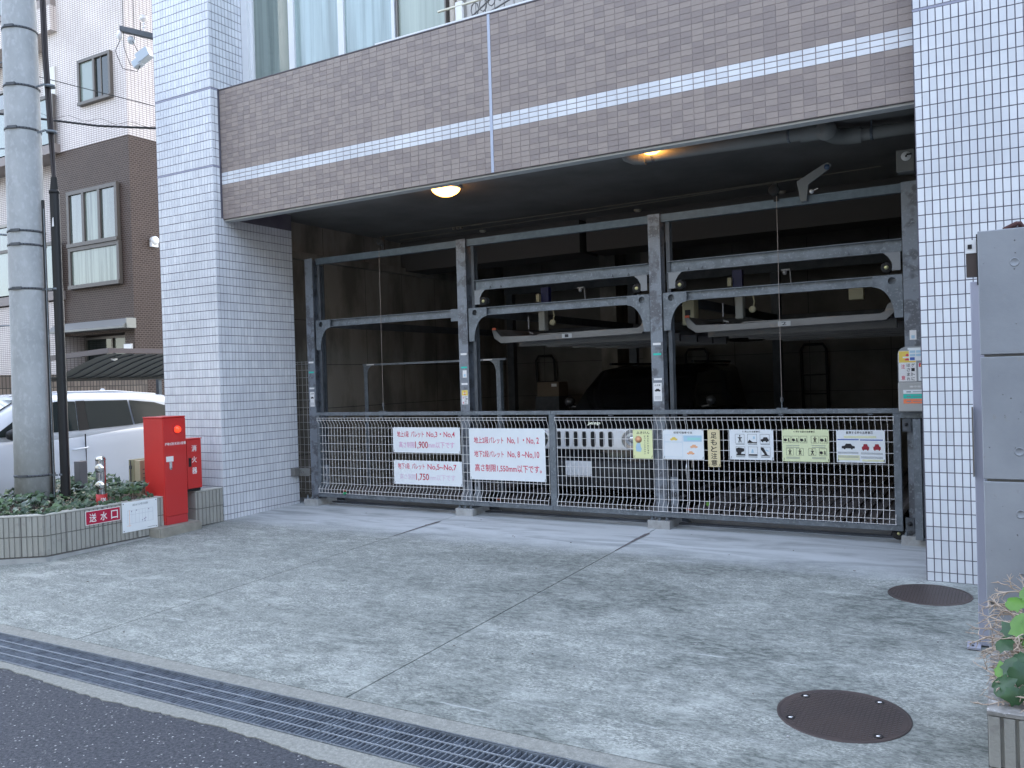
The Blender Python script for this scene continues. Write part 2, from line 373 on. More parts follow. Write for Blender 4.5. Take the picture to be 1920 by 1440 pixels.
# small scraps and damage on the slab
b = MB()
for x, y, s in [(-3.14,7.86,.05),(-5.55,7.72,.04)]:
    b.prism([(-.006,-.75),(.006,-.75),(.02,-.2),(.035,0),(.02,.06),(-.012,.0),(-.016,-.25)], (x,y,ramp(y)+.0035), X, Vector((0,1,.028)), (0,0,.0005))
b.build('joint_stain', mat('joint_stain', (.10,.09,.09), .9, col2=(.2,.19,.19), scale=30), drive)['kind'] = 'structure'
b = MB()
for k in range(70):
    x = R.uniform(-7, -.3); y = R.uniform(3.6, 8.0); s = R.uniform(.004,.011); a = R.uniform(0,6)
    b.prism([(s*math.cos(a),s*math.sin(a)),(s*math.cos(a+2),s*math.sin(a+2)),(s*math.cos(a+4),s*math.sin(a+4))], (x,y,ramp(y)+.001), X, Y, (0,0,.004), tone=R.random())
kind(b.build('grit', mat('grit', (.5,.5,.5), .9, tone=(.12,.1,.08))), 'stuff')
# ------------------------------------------------------------------ drain grating
dr = thing('drain_grating', 'long galvanised steel drain grating between the road and the concrete driveway', 'drain', (-4,3.17,-.11))
ch = MB(); ch.box(-14,3,3.03,3.36,-.30,-.22); ch.box(-14,3,3.019,3.029,-.30,-.107,1); ch.box(-14,3,3.361,3.371,-.30,-.101,1)
ch.build('channel', [M_GALVD, M_GALV], dr)
gp = MB()
px0 = 0.0
for i in range(33): gp.box(i*.0302-.003, i*.0302+.003, 3.034, 3.356, -.145, -.110)
for yy in (3.112,3.194,3.276): 
    for i in range(33): gp.box(i*.0302-.006, i*.0302+.024, yy-.0026, yy+.0026, -.1125, -.1065, 1)
gp.box(-.006, .972, 3.030, 3.0335, -.145, -.108); gp.box(-.006, .972, 3.3565, 3.360, -.145, -.105)
for xx in (.27,.7):
    for yy in (3.07,3.32): gp.box(xx-.03, xx+.03, yy-.022, yy+.022, -.135, -.125, 1)
gp0 = None
for k in range(-14, 3):
    if gp0 is None:
        gp0 = gp.build('grate_panel', [mat('grate_steel', (.25,.285,.33), .45, .3, col2=(.13,.15,.18), scale=14), mat('grate_bright', (.36,.40,.45), .4, .2)], None); gp0.parent = dr; gp0.location = Vector((k*.99,0,0)) - dr.location
    else:
        c = gp0.copy(); COL.objects.link(c); c.parent = dr; c.location = Vector((k*.99,0,0)) - dr.location
# ------------------------------------------------------------------ manholes
def manhole(x, y, r, lab, bolts):
    z = ramp(y); t = thing('manhole_cover', lab, 'manhole', (x,y,z+.001), 'manhole covers in the driveway'); t.rotation_euler = (math.atan(.028),0,0)
    b = MB(); b.lathe([(r,-.02),(r,.0035),(r-.012,.0045),(r-.014,.001)], (x,y,z), n=64); b.build('rim', M_IRON, t)
    b = MB(); b.lathe([(r-.0155,-.02),(r-.0155,.002),(0.0001,.002)], (x,y,z), n=64, smooth=False)
    b.build('lid', M_IRON, t)
    b = MB(); d = .021; N = int(r/d)+1
    for i in range(-N, N+1):
        for j in range(-N, N+1):
            cx, cy = i*d, j*d
            if math.hypot(cx, cy) < r-.035:
                b.prism([(-.007,-.007),(.007,-.007),(.007,.007),(-.007,.007)], (x+cx,y+cy,z+.0021), X, Y, (0,0,.0013))
    kind(b.build('tread_studs', mat('worn_iron', (.105,.088,.084), .45, .4), t), 'stuff')
    for a in bolts:
        p = (x+math.cos(a)*(r-.05), y+math.sin(a)*(r-.05), z)
        b = MB(); b.lathe([(.022,.0),(.022,.0055),(.019,.0055),(.018,.0024)], p, n=16, mi=0); b.lathe([(.012,.002),(.010,.008),(0.0001,.010)], p, n=10, mi=1)
        b.build('lid_bolt', [M_BLACK, M_CHROME], t)
manhole(-.745, 4.33, .305, 'brown checker-plate manhole cover with bright bolts, nearest the camera on the driveway', (2.5, 1.0, 3.7, 5.5))
manhole(-.54, 6.62, .27, 'dark worn round manhole cover by the foot of the white tiled column', ())

# ------------------------------------------------------------------ apartment building
ab = thing('apartment_building', 'apartment building with white tiled columns and a taupe tiled balcony over the parking bay', 'building', (-4.3,7.1,0))
rows_z = [0.0, .068, .168, .305] + [.305+.1*i for i in range(1, 40)] + [4.224+.1*i for i in range(0, 10)] + [5.146+.1*i for i in range(0, 20)]
def row_pairs():
    out = []
    for a, c in zip(rows_z[:-1], rows_z[1:]):
        if abs(a-4.205) < .012 and c-a < .05: continue
        if c-a < .03: continue
        out.append((a, c))
    return out
ROWS = row_pairs()
def tilequads(mb, o, u, v, wx, hz, tone, proud=.004, inset=.003, mi=0, jit=.00035):
    o, u, v = Vector(o), Vector(u), Vector(v); n = u.cross(v)
    a, c, d, e = inset, wx-inset, inset, hz-inset
    bs = [o+u*a+v*d, o+u*c+v*d, o+u*c+v*e, o+u*a+v*e]
    k = .001
    fr = [o+u*(a+k)+v*(d+k)+n*(proud+R.uniform(-jit,jit)), o+u*(c-k)+v*(d+k)+n*(proud+R.uniform(-jit,jit)),
          o+u*(c-k)+v*(e-k)+n*(proud+R.uniform(-jit,jit)), o+u*(a+k)+v*(e-k)+n*(proud+R.uniform(-jit,jit))]
    mb.add(bs+fr, [(4,5,6),(4,6,7),(0,1,5,4),(1,2,6,5),(2,3,7,6),(3,0,4,7)], mi, tone)
# left column: front face, return face and core
cl = MB(); cl.box(-9.128,-8.1185, 7.0035, 8.252, -.3, 9, 0)
cl = cl.build('left_column', M_GRW, ab)
mb = MB()
for a, c in ROWS:
    if a > 7.3: continue
    for k in range(20):
        tilequads(mb, (-9.12+k*.05-.0, 7.0035, a), X, Z, .05, c-a, R.uniform(0,1))
    tilequads(mb, (-8.12, 7.0035, a), X, Z, .0056, c-a, .5, inset=.0003)
    for k in range(25):
        if 7.0+k*.05 > 7.53 and a > 5.15: continue
        if k*.05 >= .1 and 3.58 < (a+c)/2 < 5.12: continue
        tilequads(mb, (-8.1185, 7.0+k*.05, a), Y, Z, .05, c-a, R.uniform(0,1))
kind(mb.build('tile_field', M_WT, cl), 'stuff')
b = MB()
for zz in (4.206, 5.125):
    b = MB(); b.box(-9.125,-8.1155,7.0005,7.1,zz,zz+.018); b.build('expansion_joint', M_GROOVE, cl)
# right column
cr = MB(); cr.box(-.589, 1.6, 7.0035, 8.6, -.3, 9); cr = cr.build('right_column', M_GRW, ab)
cells = []
for a, c in ROWS:
    if a > 5.2: continue
    for k in range(30):
        x = -.585+k*.05
        if x > .62: continue
        cells.append((x, a, c))
def vis(x, z):
    return x < .14 and z < 4.3 and not (x > -.13 and z < 2.3) and not (z < .3)
cells.sort(key=lambda q: (not vis(q[0], q[1]), (q[0]**2+49+(q[1]-1.6)**2)))
variants = {}
rest = MB()
for idx, (x, a, c) in enumerate(cells):
    h = round(c-a, 3)
    if idx < 300:
        kx = (h, R.randrange(7))
        if kx not in variants:
            q = MB(); tilequads(q, (0,0,0), X, Z, .05, h, R.random()); variants[kx] = q
            ob = q.build('tile', M_WT, None); ob.parent = cr; variants[kx] = ob
        else:
            ob = variants[kx].copy(); COL.objects.link(ob)
        ob.location = Vector((x, 7.0035, a)) - ab.location
    else: tilequads(rest, (x, 7.0035, a), X, Z, .05, c-a, R.random())
kind(rest.build('tile_field', M_WT, cr), 'stuff')
for zz in (4.206, 5.125):
    b = MB(); b.box(-.5855,1.6,7.0005,7.1,zz,zz+.017); b.build('expansion_joint', M_GROOVE, cr)
# parapet beam
pb = MB(); pb.box(-8.112,-.592,7.1245,7.30,3.592,5.125); pb = pb.build('parapet', M_GRB, ab)
mbt = MB(); mbw = MB()
zr = [3.592+.051*i for i in range(0, 9)]
zrows = [(3.592+.0512*i, 3.592+.0512*(i+1), 0) for i in range(8)] + [(4.0016+.0487*i, 4.0016+.0487*(i+1), 1) for i in range(3)] + [(4.1477+.0513*i, 4.1477+.0513*(i+1), 0) for i in range(19)]
for a, c, wht in zrows:
    for k in range(75):
        x = -8.11+k*.1002
        if abs(x+.05+4.3) < .055 and False: continue
        if wht: tilequads(mbw, (x, 7.1245, a), X, Z, .1002, c-a, R.random())
        else: tilequads(mbt, (x, 7.1245, a), X, Z, .1002, c-a, 1.0 if R.random() < .42 else R.uniform(0,.25), inset=.0016, proud=.003)
kind(mbt.build('taupe_tile_field', M_BT, pb), 'stuff')
kind(mbw.build('white_tile_stripe', M_WT, pb), 'stuff')
b = MB(); b.box(-4.335,-4.305,7.1195,7.13,3.595,5.13); b.build('expansion_joint', mat('joint_pale', (.42,.47,.58), .5), pb)
b = MB(); b.box(-8.113,-.59,7.119,7.31,5.128,5.14); b.build('coping', mat('coping_dark', (.09,.08,.09), .5), pb)
b = MB(); b.box(-5.75,-.59,7.15,7.19,5.148,5.172); 
for i in range(9): b.box(-5.7+i*.62,-5.67+i*.62,7.155,7.185,5.138,5.15)
b.build('handrail', M_ALU, pb)
b = MB(); b.box(-8.112,-.592,7.150,7.262,3.572,3.589); b.build('drip_edge', M_PLAST, pb)
# ceiling, interior shell
b = MB(); b.box(-8.7,-.3,7.305,14.6,3.812,3.95); b.box(-8.112,-.592,7.301,7.9,3.951,4.6); b.build('ceiling', M_CEIL, ab)
b = MB(); b.box(-8.75,-8.45,8.0,14.5,-2,3.811); b.build('side_wall', M_INT, ab)
b = MB(); b.box(-8.45,-.2,14.2,14.5,-2,3.811); b.build('rear_wall', mat('rear_wall_concrete', (.21,.20,.185), .95, col2=(.15,.145,.13), scale=2, spec=.1), ab)
b = MB(); b.box(-.55,-.2,8.3,14.2,-2,3.811); b.build('side_wall', M_INT, ab)
b = MB()
for zz in (.62,1.24,1.86,2.48):
    b.box(-8.4505,-8.4482,8.3,14.2,zz-.004,zz+.004); b.box(-8.44,-.56,14.1975,14.2,zz-.004,zz+.004)
for yy in (9.2,10.1,11,11.9,12.8): b.box(-8.4505,-8.4484,yy-.003,yy+.003,0,3.8)
for xx in (-7.6,-6.4,-5.2,-4,-2.8,-1.6): b.box(xx-.004,xx+.004,14.1976,14.2,0,3.7)
b.build('formwork_joint', mat('joint_shadow', (.05,.048,.045), .95), ab)
b = MB(); b.box(-8.45,-8.36,8.3,14.2,3.30,3.40); b.build('wall_ledge', M_INT, ab)
b = MB(); b.box(-6.2,-5.9,13.7,14.2,0,3.811); b.box(-5.35,-5.05,13.5,14.2,0,3.811); b.build('pier', M_INT, ab)
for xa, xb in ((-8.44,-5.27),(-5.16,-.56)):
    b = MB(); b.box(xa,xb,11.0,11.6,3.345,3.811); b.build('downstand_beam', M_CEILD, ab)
# upper storey behind the parapet
b = MB(); b.box(-8.118,-.3,7.62,8.2,4.6,9.0); b.box(-9.128, 1.6, 7.9, 14.5, 9.0, 24); b.box(-9.128,-8.755,8.3,14.5,-.3,9); b.box(-8.2,1.6,8.2,14.5,3.96,9); b.box(-.19,1.6,8.6,14.5,-.3,9)
b.build('building_mass', M_BEIGE, ab)
b = MB(); b.box(-9.128,1.6,7.0,7.9,9.05,24); b.build('upper_facade', M_BEIGE, ab)
def window(parent, x0, x1, z0, z1, y, panes, frame=M_ALU, glass=M_CURT, fw=.045, d=.06):
    f = MB(); f.box(x0,x1,y-d,y,z1-fw,z1); f.box(x0,x1,y-d,y,z0,z0+fw)
    xs = [x0]+[q for q in panes]+[x1]
    for q in xs: f.box(max(q-fw/2,x0), min(q+fw/2,x1), y-d-.002, y+.002, z0+.001, z1-.001)
    fo = f.build('window_frame', frame, parent)
    gl = glass if isinstance(glass, (list,tuple)) else [glass]*(len(xs)-1)
    for i in range(len(xs)-1):
        p = MB(); p.box(xs[i]+fw/2, xs[i+1]-fw/2, y-d*.55, y-d*.45, z0+fw, z1-fw); p.build('pane', gl[i], fo)
    return fo
MPANE = mat('reflective_pane', (.32,.42,.42), .05, col2=(.17,.23,.22), scale=1.3, stretch=(7,7,.25), contrast=(.4,.62), coat=1)
MPANE2 = mat('dim_pane', (.13,.17,.155), .05, col2=(.20,.25,.23), scale=1.3, stretch=(9,9,.25), contrast=(.4,.6), coat=1)
b = MB(); b.box(-8.112,-8.0,7.50,7.6,4.7,8.6); b.build('window_jamb', M_ALU, ab)
window(ab, -8.0,-5.78, 4.75, 7.4, 7.60, [-7.32,-6.55], glass=[MPANE2, MPANE, MPANE], fw=.085)
window(ab, -5.76,-5.10, 4.75, 7.4, 7.61, [], glass=mat('wired_pane', (.26,.31,.26), .2, col2=(.38,.44,.38), scale=1.2, stretch=(8,8,.2), coat=.6), frame=M_BRZ, fw=.035)
b = MB()
for x in (-5.02,-4.93): b.tube([(x,7.56,4.6),(x,7.56,8)], .032, 10)
b.build('drainpipe', mat('beige_pipe', (.50,.45,.38), .5), ab)
b = MB()
for i in range(8): b.box(-4.86+i*.115, -4.755+i*.115, 7.588,7.606,4.7,8.5)
b.build('cladding_panel', M_BEIGE, ab)
window(ab, -3.90,-2.2, 4.75, 7.4, 7.61, [-3.0], glass=M_GLASSD, frame=M_BRZ, fw=.05)

# drying pole on the balcony
t = thing('drying_pole', 'white laundry pole on a bracket above the taupe balcony wall', 'laundry pole', (-4.9,7.35,5.1))
b = MB(); b.tube([(-5.05,7.33,5.40),(-3.4,7.33,5.40)], .013, 8); b.build('pole', mat('pole_ivory', (.7,.68,.55), .4), t)
b = MB(); b.box(-4.83,-4.75,7.32,7.36,5.1,5.44); b.build('bracket', M_WHITE, t)
b = MB()
for i in range(6): b.tube([(-4.62+.1*i+.045*math.cos(a*.785), 7.36, 5.33+.05*i*.6+.07*math.sin(a*.785)) for a in range(9)], .006, 5)
b.tube([(-4.7,7.36,5.25),(-4.0,7.36,5.62)], .008, 6); b.tube([(-4.7,7.36,5.2),(-3.95,7.36,5.40)], .008, 6)
b.build('folding_rack', mat('rack_grey', (.15,.15,.15), .4), t)

# ceiling lamps, fixtures, pipe
def ceil_lamp(x, y, r, lab):
    t = thing('ceiling_lamp', lab, 'lamp', (x,y,3.811), 'lit dome lamps under the soffit')
    b = MB(); b.lathe([(r*1.05,0),(r*1.05,-.022),(r*.98,-.03)], (x,y,3.8105), n=32); b.build('base', M_WHITE, t)
    b = MB(); b.lathe([(r*.98,-.026),(r*.92,-.05),(r*.75,-.078),(r*.45,-.104),(.0001,-.114)], (x,y,3.8105), n=32); b.build('lamp_shade', M_LAMP, t)
ceil_lamp(-5.57, 8.13, .17, 'glowing amber dome lamp hanging free under the soffit, left of the pipe')
ceil_lamp(-2.95, 7.80, .125, 'glowing amber dome lamp half hidden behind the end of the grey drainpipe')
t = thing('soffit_pipe', 'grey drainpipe with elbow fittings slung under the soffit', 'pipe', (-2,7.7,3.63))
def pz(x): return (7.93+(x+3.17)*.092)
b = MB(); b.tube([(-3.10,pz(-3.1),3.72),(-1.55,pz(-1.55),3.725)], .058, 18); b.build('pipe_run', M_PVC, t)
b = MB(); b.tube([(-3.08,7.937,3.72),(-3.17,7.93,3.725),(-3.24,7.93,3.76),(-3.26,7.93,3.81)], .069, 18); b.tube([(-3.06,7.94,3.72),(-3.12,7.935,3.722)], .074, 18); b.build('elbow', M_PVC, t)
b = MB(); b.tube([(-1.62,pz(-1.6),3.725),(-1.44,8.09,3.725)], .073, 18); b.lathe([(.0001,-.075),(.045,-.07),(.075,-.045),(.088,-.01),(.088,.06)], (-1.40,8.09,3.725), (.15,-1,-.1), 24); b.build('elbow', M_PVC, t)
b = MB(); b.tube([(-1.40,8.13,3.72),(-1.34,8.26,3.705),(-1.24,8.31,3.70),(-1.14,8.32,3.70)], .074, 18); b.build('elbow', M_PVC, t)
b = MB(); b.tube([(-1.16,8.32,3.70),(-.552,8.36,3.705)], .058, 18); b.build('pipe_run', M_PVC, t)
for x, y, z in ((-2.98,7.948,3.72),(-1.72,8.064,3.724),(-1.05,8.327,3.70)):
    b = MB(); b.lathe([(.0585,-.012),(.0615,-.012),(.0615,.012),(.0585,.012)], (x,y,z), X, 20); b.box(x-.006,x+.006,y-.03,y-.015,z+.05,3.81); b.build('clip', M_GALV, t)
for i, (x, y) in enumerate([(-6.79,10.85),(-4.32,10.85),(-2.43,10.9)]):
    b = MB(); b.lathe([(.05,0),(.05,-.018),(.034,-.032),(.0001,-.034)], (x,y,3.8105), n=20)
    o = b.build('smoke_detector', mat('detector_ivory', (.5,.47,.4), .5))
    tag(o, ['round ceiling detector above the left bay, over the second post', 'round ceiling detector over the middle bay beside the third post', 'round ceiling detector above the angled sensor bracket'][i], 'detector', 'ceiling detectors')
for i, (ya, yb) in enumerate([(10.25,10.16),(10.66,10.14)]):
    b = MB(); b.tube([(-8.2,ya,3.785),(-4.7,(ya+yb)/2,3.77),(-1.2,yb,3.785)], .005, 5)
    if i == 0:
        b.tube([(-6.6,10.25,3.779),(-6.42,10.25,3.779)], .012, 6)
        for q in (-6.92,-6.85,-6.78): b.box(q,q+.02,10.23,10.27,3.75,3.785)
    tag(b.build('ceiling_cable', mat('cable_dull', (.3,.27,.22), .5)), ['thin ceiling cable with clips, the one nearer the street', 'thin ceiling cable, the one deeper in the garage'][i], 'cable', 'cables along the garage ceiling')

# ------------------------------------------------------------------ pit floor
b = MB(); b.box(-8.45,-.55,8.63,14.2,-1.6,-1.4); kind(b.build('pit_floor', M_INT), 'structure')
b = MB(); b.box(-8.0,-.6,8.40,8.47,.035,.055); b.box(-8.0,-.6,8.56,8.62,.02,.07)
kind(b.build('pit_edge', M_GALVD), 'structure')

# ------------------------------------------------------------------ steel frame of the parking machine
fr = thing('parking_frame', 'galvanised steel frame of the mechanical car park with four posts and tie beams', 'steel frame', (-4.3,8.3,0))
PX = [(-7.87,-7.745),(-5.512,-5.387),(-3.167,-3.041),(-.815,-.69)]
for i, (xa, xb) in enumerate(PX):
    b = MB(); zt = 3.205
    b.box(xa,xb,8.215,8.224,.115,zt)             # front flange
    b.box(xa,xb,8.331,8.34,.115,zt-.0); xm = (xa+xb)/2
    b.box(xm-.004,xm+.004,8.2245,8.3305,.116,zt-.001)
    po = b.build('post', M_GALVP, fr)
    b = MB(); b.box(xa-.06,xb+.05,8.13,8.50,ramp(8.13)-.02,.115); po2 = b.build('base_plate', mat('mortar_pad', (.42,.43,.43), .8, col2=(.30,.30,.29), scale=10, bump=.2), po, bevel=.004)
    for k in range(3):
        bx = xa-.02+k*(xb-xa+.03)/2
        b = MB(); b.lathe([(.019,0),(.019,.012),(.019,.013),(.013,.014),(.013,.028),(.008,.029),(.008,.05),(.0001,.052)], (bx,8.165,.115), n=6, smooth=False); b.build('anchor_bolt', M_GALV, po)
    # guide channel beside the post
    if i < 3:
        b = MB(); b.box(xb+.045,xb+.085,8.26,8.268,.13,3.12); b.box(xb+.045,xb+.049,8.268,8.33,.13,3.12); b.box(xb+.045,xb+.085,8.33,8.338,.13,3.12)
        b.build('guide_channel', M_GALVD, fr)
def ibeam(parent, name, xa, xb, y0, z0, z1, fl=.045, th=.006, m=M_GALV):
    b = MB(); b.box(xa,xb,y0,y0+fl,z1-th,z1); b.box(xa,xb,y0,y0+fl,z0,z0+th); b.box(xa,xb,y0+fl-.012,y0+fl-.006,z0+th+.0005,z1-th-.0005)
    return b.build(name, m, parent)
for i in range(3):
    xa, xb = PX[i][1]+.002, PX[i+1][0]-.002
    b = MB(); b.box(xa+(.05 if i==0 else .0),xb,8.24,8.25,3.122,3.20); b.box(xa,xb,8.2505,8.30,3.194,3.20); b.box(xa,xb,8.2505,8.30,3.122,3.128)
    b.build('top_beam', mat('blued_steel', (.13,.165,.195), .5, .4, col2=(.10,.13,.155), scale=14), fr)
    ibeam(fr, 'cross_beam', xa+.05, xb-.05 if i==2 else xb, 8.235, 2.315, 2.405)
def gusset(x, side, y=8.228):
    # haunch plate with a round hole, curved underside
    s = side; out = [(0,.10),(.245,.10),(.245,-.0)]
    arc = [(.245-(.245-.07)*math.sin(t), -.0-.28*(1-math.cos(t))) for t in [math.pi/2*k/8 for k in range(9)]]
    poly = [(0,.10),(.245,.10)] + arc + [(0,-.28)]
    hx, hz, hr = .085, .045, .034
    b = MB(); n = 14
    # plate with hole: fan the outline towards the hole ring
    hole = [(hx+hr*math.cos(2*math.pi*k/n), hz+hr*math.sin(2*math.pi*k/n)) for k in range(n)]
    bm = bmesh.new()
    vo = [bm.verts.new((p[0],0,p[1])) for p in poly]; vh = [bm.verts.new((p[0],0,p[1])) for p in hole]
    es = [bm.edges.new((vo[k], vo[(k+1)%len(vo)])) for k in range(len(vo))] + [bm.edges.new((vh[k], vh[(k+1)%n])) for k in range(n)]
    r = bmesh.ops.triangle_fill(bm, use_beauty=True, use_dissolve=False, edges=es)
    bm.verts.ensure_lookup_table(); bm.verts.index_update()
    vs = [(x+s*v.co.x, y, 2.305+v.co.z) for v in bm.verts]; vs2 = [(x+s*v.co.x, y+.008, 2.305+v.co.z) for v in bm.verts]
    fs = [tuple(v.index for v in f.verts) for f in bm.faces]; N = len(vs)
    allf = fs + [tuple(i+N for i in f)[::-1] for f in fs] + [(vo[k].index, vo[(k+1)%len(vo)].index, vo[(k+1)%len(vo)].index+N, vo[k].index+N) for k in range(len(vo))]
    allf += [(vh[k].index, vh[(k+1)%n].index, vh[(k+1)%n].index+N, vh[k].index+N) for k in range(n)]
    b.add(vs+vs2, allf); bm.free()
    return b.build('haunch_plate', M_GALV, fr)
gusset(-7.72, 1); gusset(-5.375, 1); gusset(-3.03, 1); gusset(-3.175, -1); gusset(-.822, -1)
b = MB(); b.box(-5.62,-5.515,8.228,8.236,2.27,2.41); b.build('splice_plate', M_GALV, fr)
for xa, xb in ((-5.30,-3.19),(-2.98,-.825)):
    ub = ibeam(fr, 'lift_beam', xa, xb, 8.24, 2.605, 2.72, fl=.05)
    for x, s in ((xa+.01, 1), (xb-.01, -1)):
        b = MB(); b.prism([(0,0),(.14,0),(.10,-.035),(.07,-.09),(.07,-.16),(0,-.16)], (x,8.236,2.603), (s,0,0), Z, (0,.006,0)); b.build('bracket_plate', mat('bright_plate', (.21,.225,.245), .4, .3), ub)
        b = MB(); cx = x+s*.115; b.lathe([(.018,-.012),(.047,-.010),(.047,.02),(.036,.022),(.036,.045),(.047,.047),(.047,.06),(.0001,.06)], (cx,8.245,2.475), Y, 20)
        b.lathe([(.0001,-.018),(.018,-.016),(.020,-.011)], (cx,8.245,2.475), Y, 10, mi=1); b.build('sheave', [M_RUBBER, M_BRASS], ub)
    for k in (.22,.36,1.72,1.9):
        b = MB(); b.prism([(-.012,0),(.012,0),(0,.03)], (xa+k,8.236,2.612), X, Z, (0,.012,0)); b.build('clip', M_GALVD, ub)
# longitudinal rails and rear posts
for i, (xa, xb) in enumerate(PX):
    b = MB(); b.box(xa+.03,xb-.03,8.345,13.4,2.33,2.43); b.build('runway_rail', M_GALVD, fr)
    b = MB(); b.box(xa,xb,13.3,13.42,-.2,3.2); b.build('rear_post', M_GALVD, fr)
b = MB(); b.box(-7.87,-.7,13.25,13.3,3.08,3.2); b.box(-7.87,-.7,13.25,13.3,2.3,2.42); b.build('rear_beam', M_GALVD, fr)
# stickers on the posts
def sticker(parent, x, z, w, h, m, y=8.2142, name='sticker'):
    b = MB(); b.box(x-w/2,x+w/2,y-.0006,y,z-h/2,z+h/2); return b.build(name, m, parent)
def pin(parent, cx, z, big=True):
    pass
def tape_set(xc, zs, extra):
    sticker(fr, xc, zs[0], .085, .022, M_WHITE); sticker(fr, xc, zs[1], .085, .020, M_INKT); sticker(fr, xc, zs[2], .085, .022, M_WHITE)
tape_set(-7.81, (1.87,1.742,1.535), 0); tape_set(-5.449, (1.884,1.73,1.54), 0); tape_set(-3.104, (1.894,1.79,1.538), 0)
def pinch_sticker(parent, x0, z0, w, h, y):
    b = MB(); b.box(x0,x0+w,y-.0008,y,z0,z0+h,0); b.box(x0+w*.02,x0+w*.98,y-.0012,y-.0009,z0+h*.62,z0+h*.99,1)
    cx = x0+w/2; zc = z0+h*.80
    b.prism([(-.16,.14),(-.05,.14),(-.05,.20),(.05,.20),(.05,.14),(.16,.14),(0,.02)], (cx,y-.0014,zc), (w,0,0), (0,0,w), (0,-.0002,0), 2)
    b.prism([(-.16,-.16),(0,-.08),(.16,-.16),(.12,-.22),(-.12,-.22)], (cx,y-.0014,zc), (w,0,0), (0,0,w), (0,-.0002,0), 2)
    b.prism([(-.26,-.07),(.26,-.07),(.26,.02),(-.26,.02)], (cx,y-.0013,zc), (w,0,0), (0,0,w), (0,-.0002,0), 0)
    for j, (col, s, mi) in enumerate((( .72,'ゲートに',3),(.46,'はさまれ',3))):
        for i, chh in enumerate(s): b.text(chh, (x0+w*col, y-.0009, z0+h*(.475-.15*i)), X, Z, w*.19, h*.115, .0006, mi)
    b.text('注', (x0+w*.14,y-.0009,z0+h*.42), X, Z, w*.22, h*.14, .0006, 2); b.text('意', (x0+w*.14,y-.0009,z0+h*.05), X, Z, w*.22, h*.14, .0006, 2)
    return b.build('pinch_warning_sticker', [M_WHITE, M_INKY, M_INKR, M_INK], parent)
def slow_sticker(parent, x0, z0, w, h, y):
    b = MB(); b.box(x0,x0+w,y-.0008,y,z0,z0+h,0); b.text('△注意', (x0+w*.15,y-.0008,z0+h*.83), X, Z, w*.7, h*.09, .0006, 1)
    c = (x0+w/2,y-.0012,z0+h*.60)
    b.prism([(-.33,-.12),(-.33,.02),(-.22,.05),(-.16,.16),(.16,.16),(.22,.05),(.33,.02),(.33,-.12),(.22,-.12),(.22,-.18),(.14,-.18),(.14,-.12),(-.14,-.12),(-.14,-.18),(-.22,-.18),(-.22,-.12)], c, (w,0,0),(0,0,w),(0,-.0003,0),1)
    for i in range(4): b.box(x0+w*.12,x0+w*.88,y-.0013,y-.0009,z0+h*(.10+.05*i),z0+h*(.115+.05*i),2)
    return b.build('vehicle_warning_sticker', [M_WHITE, M_INK, M_INKG], parent)
slow_sticker(fr, -7.845,1.30,.075,.19,8.2142); slow_sticker(fr, -3.155,1.315,.09,.185,8.2142)
pinch_sticker(fr, -5.492,1.305,.085,.165,8.2142)
for x, z in ((-5.443,1.655),(-.748,1.865)):
    b = MB(); b.box(x-.027,x+.027,8.2134,8.2142,z-.042,z+.042); b.box(x-.013,x+.013,8.2128,8.2133,z-.03,z-.003,1); b.build('small_sticker', [M_WHITE, M_INKB], fr)

# slim portal frame standing behind the left bay
t = thing('guide_portal', 'slim galvanised portal frame standing inside behind the left bay', 'steel frame', (-6.4,9.0,0))
b = MB(); b.box(-7.62,-5.36,9.0,9.03,1.815,1.84); b.box(-7.55,-7.42,8.997,8.9995,1.82,1.835,1); b.box(-5.68,-5.55,8.997,8.9995,1.82,1.835,1); b.build('top_rail', [M_GALV, M_WHITE], t)
for x, s in ((-7.6,1),(-5.44,-1)):
    b = MB(); b.box(min(x,x+s*.06),max(x,x+s*.06),9.0,9.006,0,1.814); b.box(min(x,x+s*.006),max(x,x+s*.006),9.0065,9.07,0,1.814); b.prism([(0,0),(.14,0),(.085,-.04),(.06,-.11),(0,-.11)], (x,8.995,1.813), (s,0,0), Z, (0,.004,0))
    b.build('leg', M_GALV, t)

